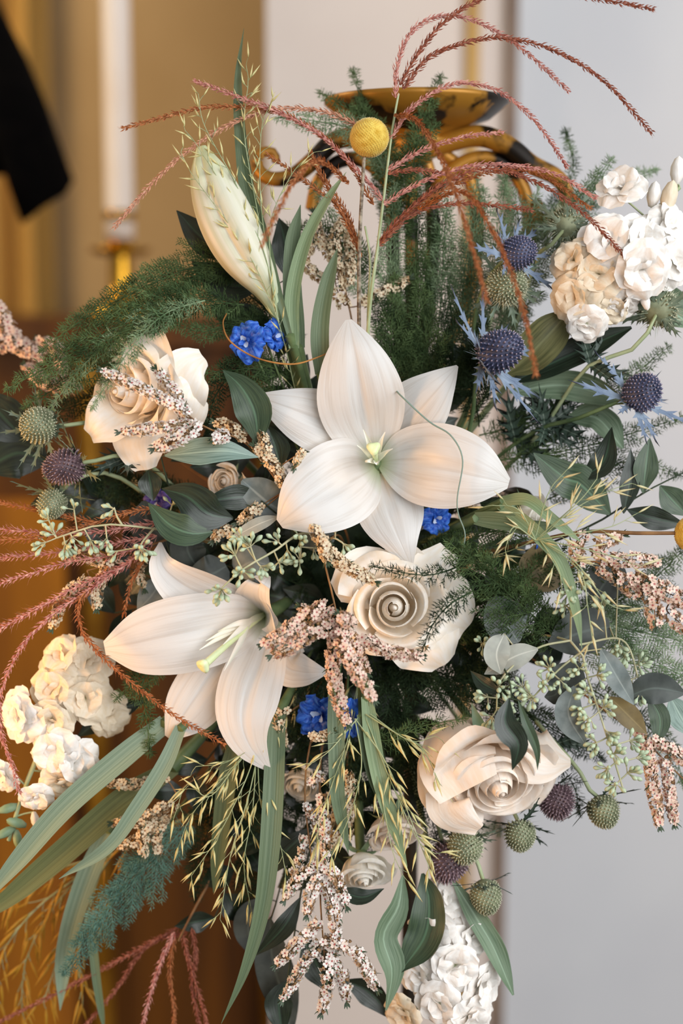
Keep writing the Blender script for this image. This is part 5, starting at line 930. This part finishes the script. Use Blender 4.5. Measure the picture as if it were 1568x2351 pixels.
plume('red grass racemes hanging to the bottom edge before the amber altar', [CORE, (600, 1800, 330), (450, 2080, 200), (410, 2160, 190)], [
    ([(400, 2140, 190), (365, 2220, 180), (335, 2320, 180), (318, 2400, 185)], 'plume_pink', 3.0, o_), ([(420, 2150, 190), (440, 2230, 190), (470, 2330, 190), (480, 2400, 190)], 'plume_red', 2.6, o_), ([(400, 2150, 200), (390, 2230, 200), (400, 2330, 200), (395, 2400, 200)], 'plume_orange', 2.4, o_),
    ([(410, 2130, 230), (300, 2190, 240), (150, 2270, 250), (-20, 2355, 260)], 'plume_red', 2.6, o_), ([(430, 2140, 230), (340, 2170, 250), (260, 2280, 260), (200, 2350, 260)], 'plume_red', 2.4, o_), ([(440, 2130, 200), (450, 2200, 200), (440, 2260, 200), (465, 2380, 200)], 'plume_red', 2.2, o_)], 4, 'stem_brown', (5, 5, 4, 3))

# ------------------------------------------------------------------ yellow ball flowers
def ball(label, c, r, stem, sm_='stem_speckled', seed=0):
    t = Thing('ball_flower', label, 'flower', W(*stem[0])); n = 900; i = np.arange(n)+.5; ph = np.arccos(1-2*i/n); th_ = np.pi*(1+5**.5)*i
    dr = np.stack([np.cos(th_)*np.sin(ph), np.sin(th_)*np.sin(ph), np.cos(ph)], 1); g = G(); R_ = r*K*(1+c[2]*K); cw = W(*c)
    a = np.linspace(0, np.pi, 16); lathe(g, np.stack([np.sin(a)*R_*.94, -np.cos(a)*R_*.94], 1), cw, (0, 0, 1), 24); h = t.part('flower_head', g, 'craspedia')
    g = G(); rs = np.random.default_rng(seed)
    S1 = unit(np.cross(dr, [.3, .2, .9])); S2 = np.cross(dr, S1); w_ = R_*.075
    top = cw+dr*(R_*(1.0+rs.uniform(-.01, .02, n)))[:, None]
    ring = [cw+dr*R_*.93+(S1*math.cos(q)+S2*math.sin(q))*w_ for q in np.arange(5)*1.2566]
    V = np.stack(ring+[top], 1).reshape(-1, 3); b = (np.arange(n)*6)[:, None]
    for j in range(5): g.add(V, np.hstack([b+j, b+(j+1) % 5, b+5])) if j == 0 else g.T.append(np.hstack([b+j, b+(j+1) % 5, b+5])) or g.tm.append(np.zeros(n, int))
    t.part('florets', g, 'craspedia', h, kind='stuff')
    g = G(); tube(g, WP(stem), [4*K, 5*K, 4.2*K], 8, n=20); t.part('stem', g, sm_); return t
ball('fuzzy yellow ball flower standing upright before the stand dish', (848, 316, -10), 46, [CORE, (826, 900, 150), (824, 720, 20), (826, 540, 0), (836, 362, -10)])
ball('golden ball flower cut off by the right edge of the picture', (1592, 1226, -60), 44, [CORE, (1150, 1260, 120), (1330, 1222, 0), (1450, 1224, -45), (1552, 1224, -60)], 'stem_brown', 1)

# ------------------------------------------------------------------ delphinium blossoms
def delph(label, c, ax, sc, petals, m='delph', seed=0):
    rs = np.random.default_rng(seed); t = Thing('delphinium_blossom', label, 'flower', W(*c)); cw = W(*c); Fr = frame(D(*ax), rs.uniform(0, 6))
    for j in range(petals):
        az = j*6.283/petals+rs.uniform(-.2, .2); rad = Fr[:, 0]*math.cos(az)+Fr[:, 1]*math.sin(az); z = Fr[:, 2]; L = px(48)*sc*rs.uniform(.65, 1.2)
        g = G(); ribbon(g, [cw, cw+rad*L*.45+z*L*.30, cw+rad*L*.85+z*L*.35, cw+rad*L*1.05+z*L*.15], np.array([6, 24, 30, 14])*K*sc, z, cup=[.3, .2, -.2, -.2], wave=.4, wn=1.7, n=14, nu=11, seed=seed*9+j, ruf=.3); t.part('petal', g, m)
    for j in range(4):
        az = j*1.57+.5; rad = Fr[:, 0]*math.cos(az)+Fr[:, 1]*math.sin(az); z = Fr[:, 2]; L = px(22)*sc
        g = G(); ribbon(g, [cw, cw+rad*L*.3+z*L*.7, cw+rad*L*.7+z*L*1.1], np.array([4, 9, 3])*K*sc, z-rad, cup=.3, n=7, nu=5, wave=.2); t.part('inner_petal', g, 'delph_eye' if j % 2 else m)
    cc = W(*CORE); b = cw-Fr[:, 2]*px(20); g = G(); tube(g, [cw, b, (b+cc)/2+np.array([0, .01, 0]), cc], [3*K, 2.5*K, 3*K, 4*K], 6, n=14); t.part('stem', g, 'stem'); return t
delph('vivid blue delphinium blossom left of the lily top petal', (566, 782, 20), (-.2, .2, -1), .95, 6, seed=1)
delph('narrow blue delphinium petals beside the vivid blue blossom', (625, 776, 30), (.8, -.1, -.6), .8, 5, seed=2)
delph('deep blue delphinium blossom hanging between the lilies and grass', (738, 1640, 60), (-.4, .1, -.9), 1.15, 6, seed=3)
delph('deep blue delphinium blossom behind the hanging waxflower twig', (800, 1650, 90), (.3, .3, -.9), 1.0, 6, seed=4)
delph('blue delphinium blossom peeping below the right petal of the lily', (1000, 1190, 90), (.2, .2, -1), .8, 6, seed=5)
delph('violet blue delphinium blossom under the cream rose at left', (362, 1150, 150), (-.4, 0, -.9), .8, 6, 'delph_violet', 6)
delph('small blue delphinium blossom behind the oat grass at right', (1240, 1275, 70), (.1, .2, -1), .6, 5, seed=7)

# ------------------------------------------------------------------ sea holly thistles
def bract_geo(g, b, d, up, L, hw, seed):
    """spiny bract: a toothed lance"""
    rs = np.random.default_rng(seed); n = 19; t = np.linspace(0, 1, n); side = unit(np.cross(d, up)); prof = np.sin(np.pi*np.clip(t*.9+.1, 0, 1))**.7*(1-t*.45)
    tooth = 1+1.9*(np.arange(n) % 4 == 2)*(t > .1)*rs.uniform(.6, 1.2, n); c = b+d*(t*L)[:, None]+up*(rs.uniform(-.22, .12)*L*t**2)[:, None]+side*(rs.uniform(-.08, .08)*L*t**2)[:, None]
    l = c+side*(hw*prof*tooth)[:, None]+d*((tooth-1)*hw*.9)[:, None]; r = c-side*(hw*prof*tooth)[:, None]+d*((tooth-1)*hw*.9)[:, None]; cc = c-up*hw*.3
    V = np.stack([l, cc, r], 1).reshape(-1, 3); uv = np.stack([np.tile([0, .5, 1], n), np.repeat(t, 3)], 1); g.add(V, grid_faces(n, 3), uv); return g
HEADM = {'blue': ('ery_blue', 'ery_tip', 'bract_blue'), 'green': ('ery_green', 'ery_green_tip', 'bract_green'), 'purple': ('ery_purple', 'ery_purple_tip', 'bract_green')}
def thistle(label, c, ax, r, kind, path, seed=0, elong=1.2, nb=9, bl=1.5, leaves=(), spike=.16, fuzz=0, bk=None):
    rs = np.random.default_rng(seed+300); cw = W(*c); a = D(*ax); Fr = frame(a, rs.uniform(0, 6)); R_ = r*K*(1+c[2]*K); m1, m2, m3 = HEADM[kind]; m3 = bk or m3
    t = Thing('sea_holly', label, 'thistle', W(*path[0])); H_ = R_*elong; th_ = np.linspace(0, np.pi, 12)
    g = G(); lathe(g, np.stack([np.sin(th_)*R_*(1-.12*np.cos(th_+math.pi)), -np.cos(th_)*H_], 1), cw, a, 18); h = t.part('flower_head', g, m1)
    n = 230; i = np.arange(n)+.5; zz = -.75+1.75*i/n; zz = np.minimum(zz, .998); ang = i*2.39996; rr = np.sqrt(1-zz**2)
    dr = (Fr @ np.stack([rr*np.cos(ang)*R_*(1+.12*zz*-1), rr*np.sin(ang)*R_*(1+.12*zz*-1), zz*H_])).T; nn = unit(dr+a*R_*.12)
    S1 = unit(np.cross(nn, a+.01)); S2 = np.cross(nn, S1); w_ = R_*.08; g = G()
    ring = [cw+dr*.97+(S1*math.cos(q)+S2*math.sin(q))*w_ for q in np.arange(5)*1.2566]; mid = [cw+dr+nn*R_*spike*.7+(S1*math.cos(q)+S2*math.sin(q))*w_*.62 for q in np.arange(5)*1.2566]; top = cw+dr+nn*R_*spike*(1+rs.uniform(0, .4, n))[:, None]
    V = np.stack(ring+mid+[top], 1).reshape(-1, 3); b = (np.arange(n)*11)[:, None]; g.add(V, np.vstack([np.hstack([b+5+j, b+5+(j+1) % 5, b+10]) for j in range(5)]), m=1); g.Q.append(np.vstack([np.hstack([b+j, b+(j+1) % 5, b+5+(j+1) % 5, b+5+j]) for j in range(5)])); g.qm.append(np.zeros(n*5, int))
    if fuzz:
        k = 260; q = rs.integers(0, n, k); bb = cw+dr[q]; dd = unit(nn[q]+rs.normal(size=(k, 3))*.3); sd = unit(np.cross(dd, rs.normal(size=(k, 3))))*px(.8); g.add(np.stack([bb-sd, bb+sd, bb+dd*R_*fuzz], 1).reshape(-1, 3), np.arange(3*k).reshape(-1, 3), m=1)
    t.part('florets', g, [m1, m2], h, kind='stuff')
    base = cw-a*H_*.8
    for j in range(nb):
        az = j*6.283/nb+rs.uniform(-.25, .25); rad = Fr[:, 0]*math.cos(az)+Fr[:, 1]*math.sin(az); d = unit(rad+a*rs.uniform(-.15, .7)); g = G()
        bract_geo(g, base+rad*R_*.25, d, unit(a-d*(a@d)), R_*bl*1.15*rs.uniform(.6, 1.25), R_*(.24 if kind == 'blue' else .17)*rs.uniform(.7, 1.3), seed*20+j); t.part('bract', g, m3)
    g = G()                                       # ruff of hair-thin spines
    for j in range(40):
        az = rs.uniform(0, 6.283); rad = Fr[:, 0]*math.cos(az)+Fr[:, 1]*math.sin(az); d = unit(rad+a*rs.uniform(-.4, .9)); p = base+rad*R_*.3; s_ = unit(np.cross(d, a))*px(1.1); g.add([p-s_, p+s_, p+d*R_*rs.uniform(.7, 1.6)], [[0, 1, 2]])
    t.part('spines', g, m3, kind='stuff')
    P = np.vstack([WP(path), base]); g = G(); tube(g, P, [4.5*K, 5*K, 5*K], 7, n=20); t.part('stem', g, 'stem_light' if kind != 'blue' else 'stem')
    S = spline(P, 40); T = tangents(S)
    for (f, ln, cnt) in leaves:
        i = int(f*39); F2 = frame(T[i], rs.uniform(0, 6))
        for j in range(cnt):
            az = j*6.283/cnt; rad = F2[:, 0]*math.cos(az)+F2[:, 1]*math.sin(az); d = unit(rad-FW*(rad@FW)*.5+T[i]*.5); g = G(); bract_geo(g, S[i], d, unit(CAMN-d*(CAMN@d)), ln*K, ln*.13*K, j+seed); t.part('leaf', g, 'bract_dark')
    return t
thistle('large steel blue thistle head with spiky bracts right of the central lily', (1148, 806, -15), (.72, -.35, -.6), 44, 'blue', [CORE, (1050, 1050, 200), (1095, 860, 60)], 1, 1.25, 12, 3.0, [(.55, 110, 4)], .17)
thistle('blue grey thistle head below the dish scroll, upper right', (1192, 580, 5), (.75, -.25, -.6), 36, 'blue', [CORE, (1060, 980, 240), (1090, 720, 90), (1140, 610, 40)], 2, 1.1, 9, 2.6, [(.7, 90, 4)], .15)
thistle('blue grey thistle head against the white wall at the right edge', (1476, 900, 20), (.45, -.55, -.7), 40, 'blue', [CORE, (1180, 1020, 200), (1330, 960, 70), (1420, 922, 40)], 3, 1.1, 9, 2.6, [(.62, 120, 6), (.72, 90, 4)], .15)
thistle('pale green thistle head behind the blurred hanging red racemes', (1165, 655, 40), (0, .1, -1), 40, 'green', [CORE, (1050, 980, 260), (1130, 720, 120)], 4, .9, 11, 1.9, [(.75, 100, 4)], .2, fuzz=.6)
thistle('spiky green thistle seen from behind beside the upper stock flowers', (1300, 515, 60), (.2, -.4, .8), 34, 'green', [CORE, (1120, 900, 260), (1230, 600, 120), (1270, 560, 40)], 5, 1, 11, 2.2, [], .2, fuzz=.6)
thistle('spiky green thistle seen from behind at the right edge below the stock', (1512, 705, 40), (.3, -.5, .8), 38, 'green', [CORE, (1180, 1060, 220), (1340, 850, 80), (1440, 810, 40), (1490, 760, 10)], 6, 1, 12, 2.2, [(.62, 110, 5), (.8, 90, 4)], .2, fuzz=.7)
thistle('silvery green thistle head nearest the left edge', (86, 976, 30), (-.35, -.1, -.9), 38, 'green', [CORE, (420, 1150, 260), (250, 985, 90), (150, 978, 45)], 7, 1, 12, 2.3, [(.72, 80, 5)], .16)
thistle('mauve brown thistle head left below the cream rose', (148, 1072, 30), (-.85, .25, -.45), 34, 'purple', [CORE, (480, 1180, 260), (320, 1052, 90), (210, 1060, 40)], 8, 1.3, 11, 2.4, [(.86, 90, 3)], .3, fuzz=.3)
thistle('olive green thistle head above the reddish grass plumes at left', (118, 1158, 60), (-.3, .7, -.55), 31, 'green', [CORE, (480, 1230, 300), (260, 1090, 120), (150, 1115, 70)], 9, 1.15, 9, 2.4, [], .14)
thistle('green thistle head at the right, hanging free against the white wall', (1386, 1862, 60), (.25, .85, -.4), 33, 'green', [CORE, (1150, 1580, 240), (1260, 1690, 100), (1330, 1770, 70), (1365, 1835, 60)], 10, 1.15, 8, 2.1, [(.8, 80, 5)], .17, bk='bract_dark')
thistle('violet thistle head under the right petals of the drooping peach rose', (1278, 1838, 70), (.1, .9, -.35), 34, 'purple', [CORE, (1130, 1600, 260), (1230, 1740, 130), (1272, 1800, 80)], 11, 1.1, 8, 2.0, [], .3, fuzz=.35, bk='bract_dark')
thistle('fuzzy pale green thistle head below the drooping peach rose, leftmost', (1068, 1946, 60), (-.15, .6, -.75), 36, 'green', [CORE, (960, 1650, 300), (1030, 1840, 150), (1060, 1910, 80)], 12, 1, 10, 1.7, [], .18, fuzz=.35)
thistle('violet thistle head half hidden behind the fuzzy pale green one', (1030, 1978, 90), (-.3, .8, -.5), 38, 'purple', [CORE, (930, 1680, 320), (1000, 1880, 170), (1020, 1940, 110)], 13, 1.2, 8, 1.7, [], .25, fuzz=.3, bk='bract_dark')
thistle('brownish green thistle head directly under the drooping peach rose', (1194, 1918, 70), (0, .8, -.55), 32, 'green', [CORE, (1050, 1650, 280), (1150, 1820, 140), (1190, 1880, 80)], 14, 1.1, 9, 2.1, [], .17, bk='bract_dark')
thistle('lowest green thistle head hanging at the pillar edge', (1116, 2058, 70), (.15, .95, -.25), 32, 'green', [CORE, (980, 1700, 300), (1060, 1900, 150), (1100, 1990, 80), (1108, 2015, 72)], 15, 1.25, 8, 2.0, [(.82, 70, 4)], .16, bk='bract_dark')
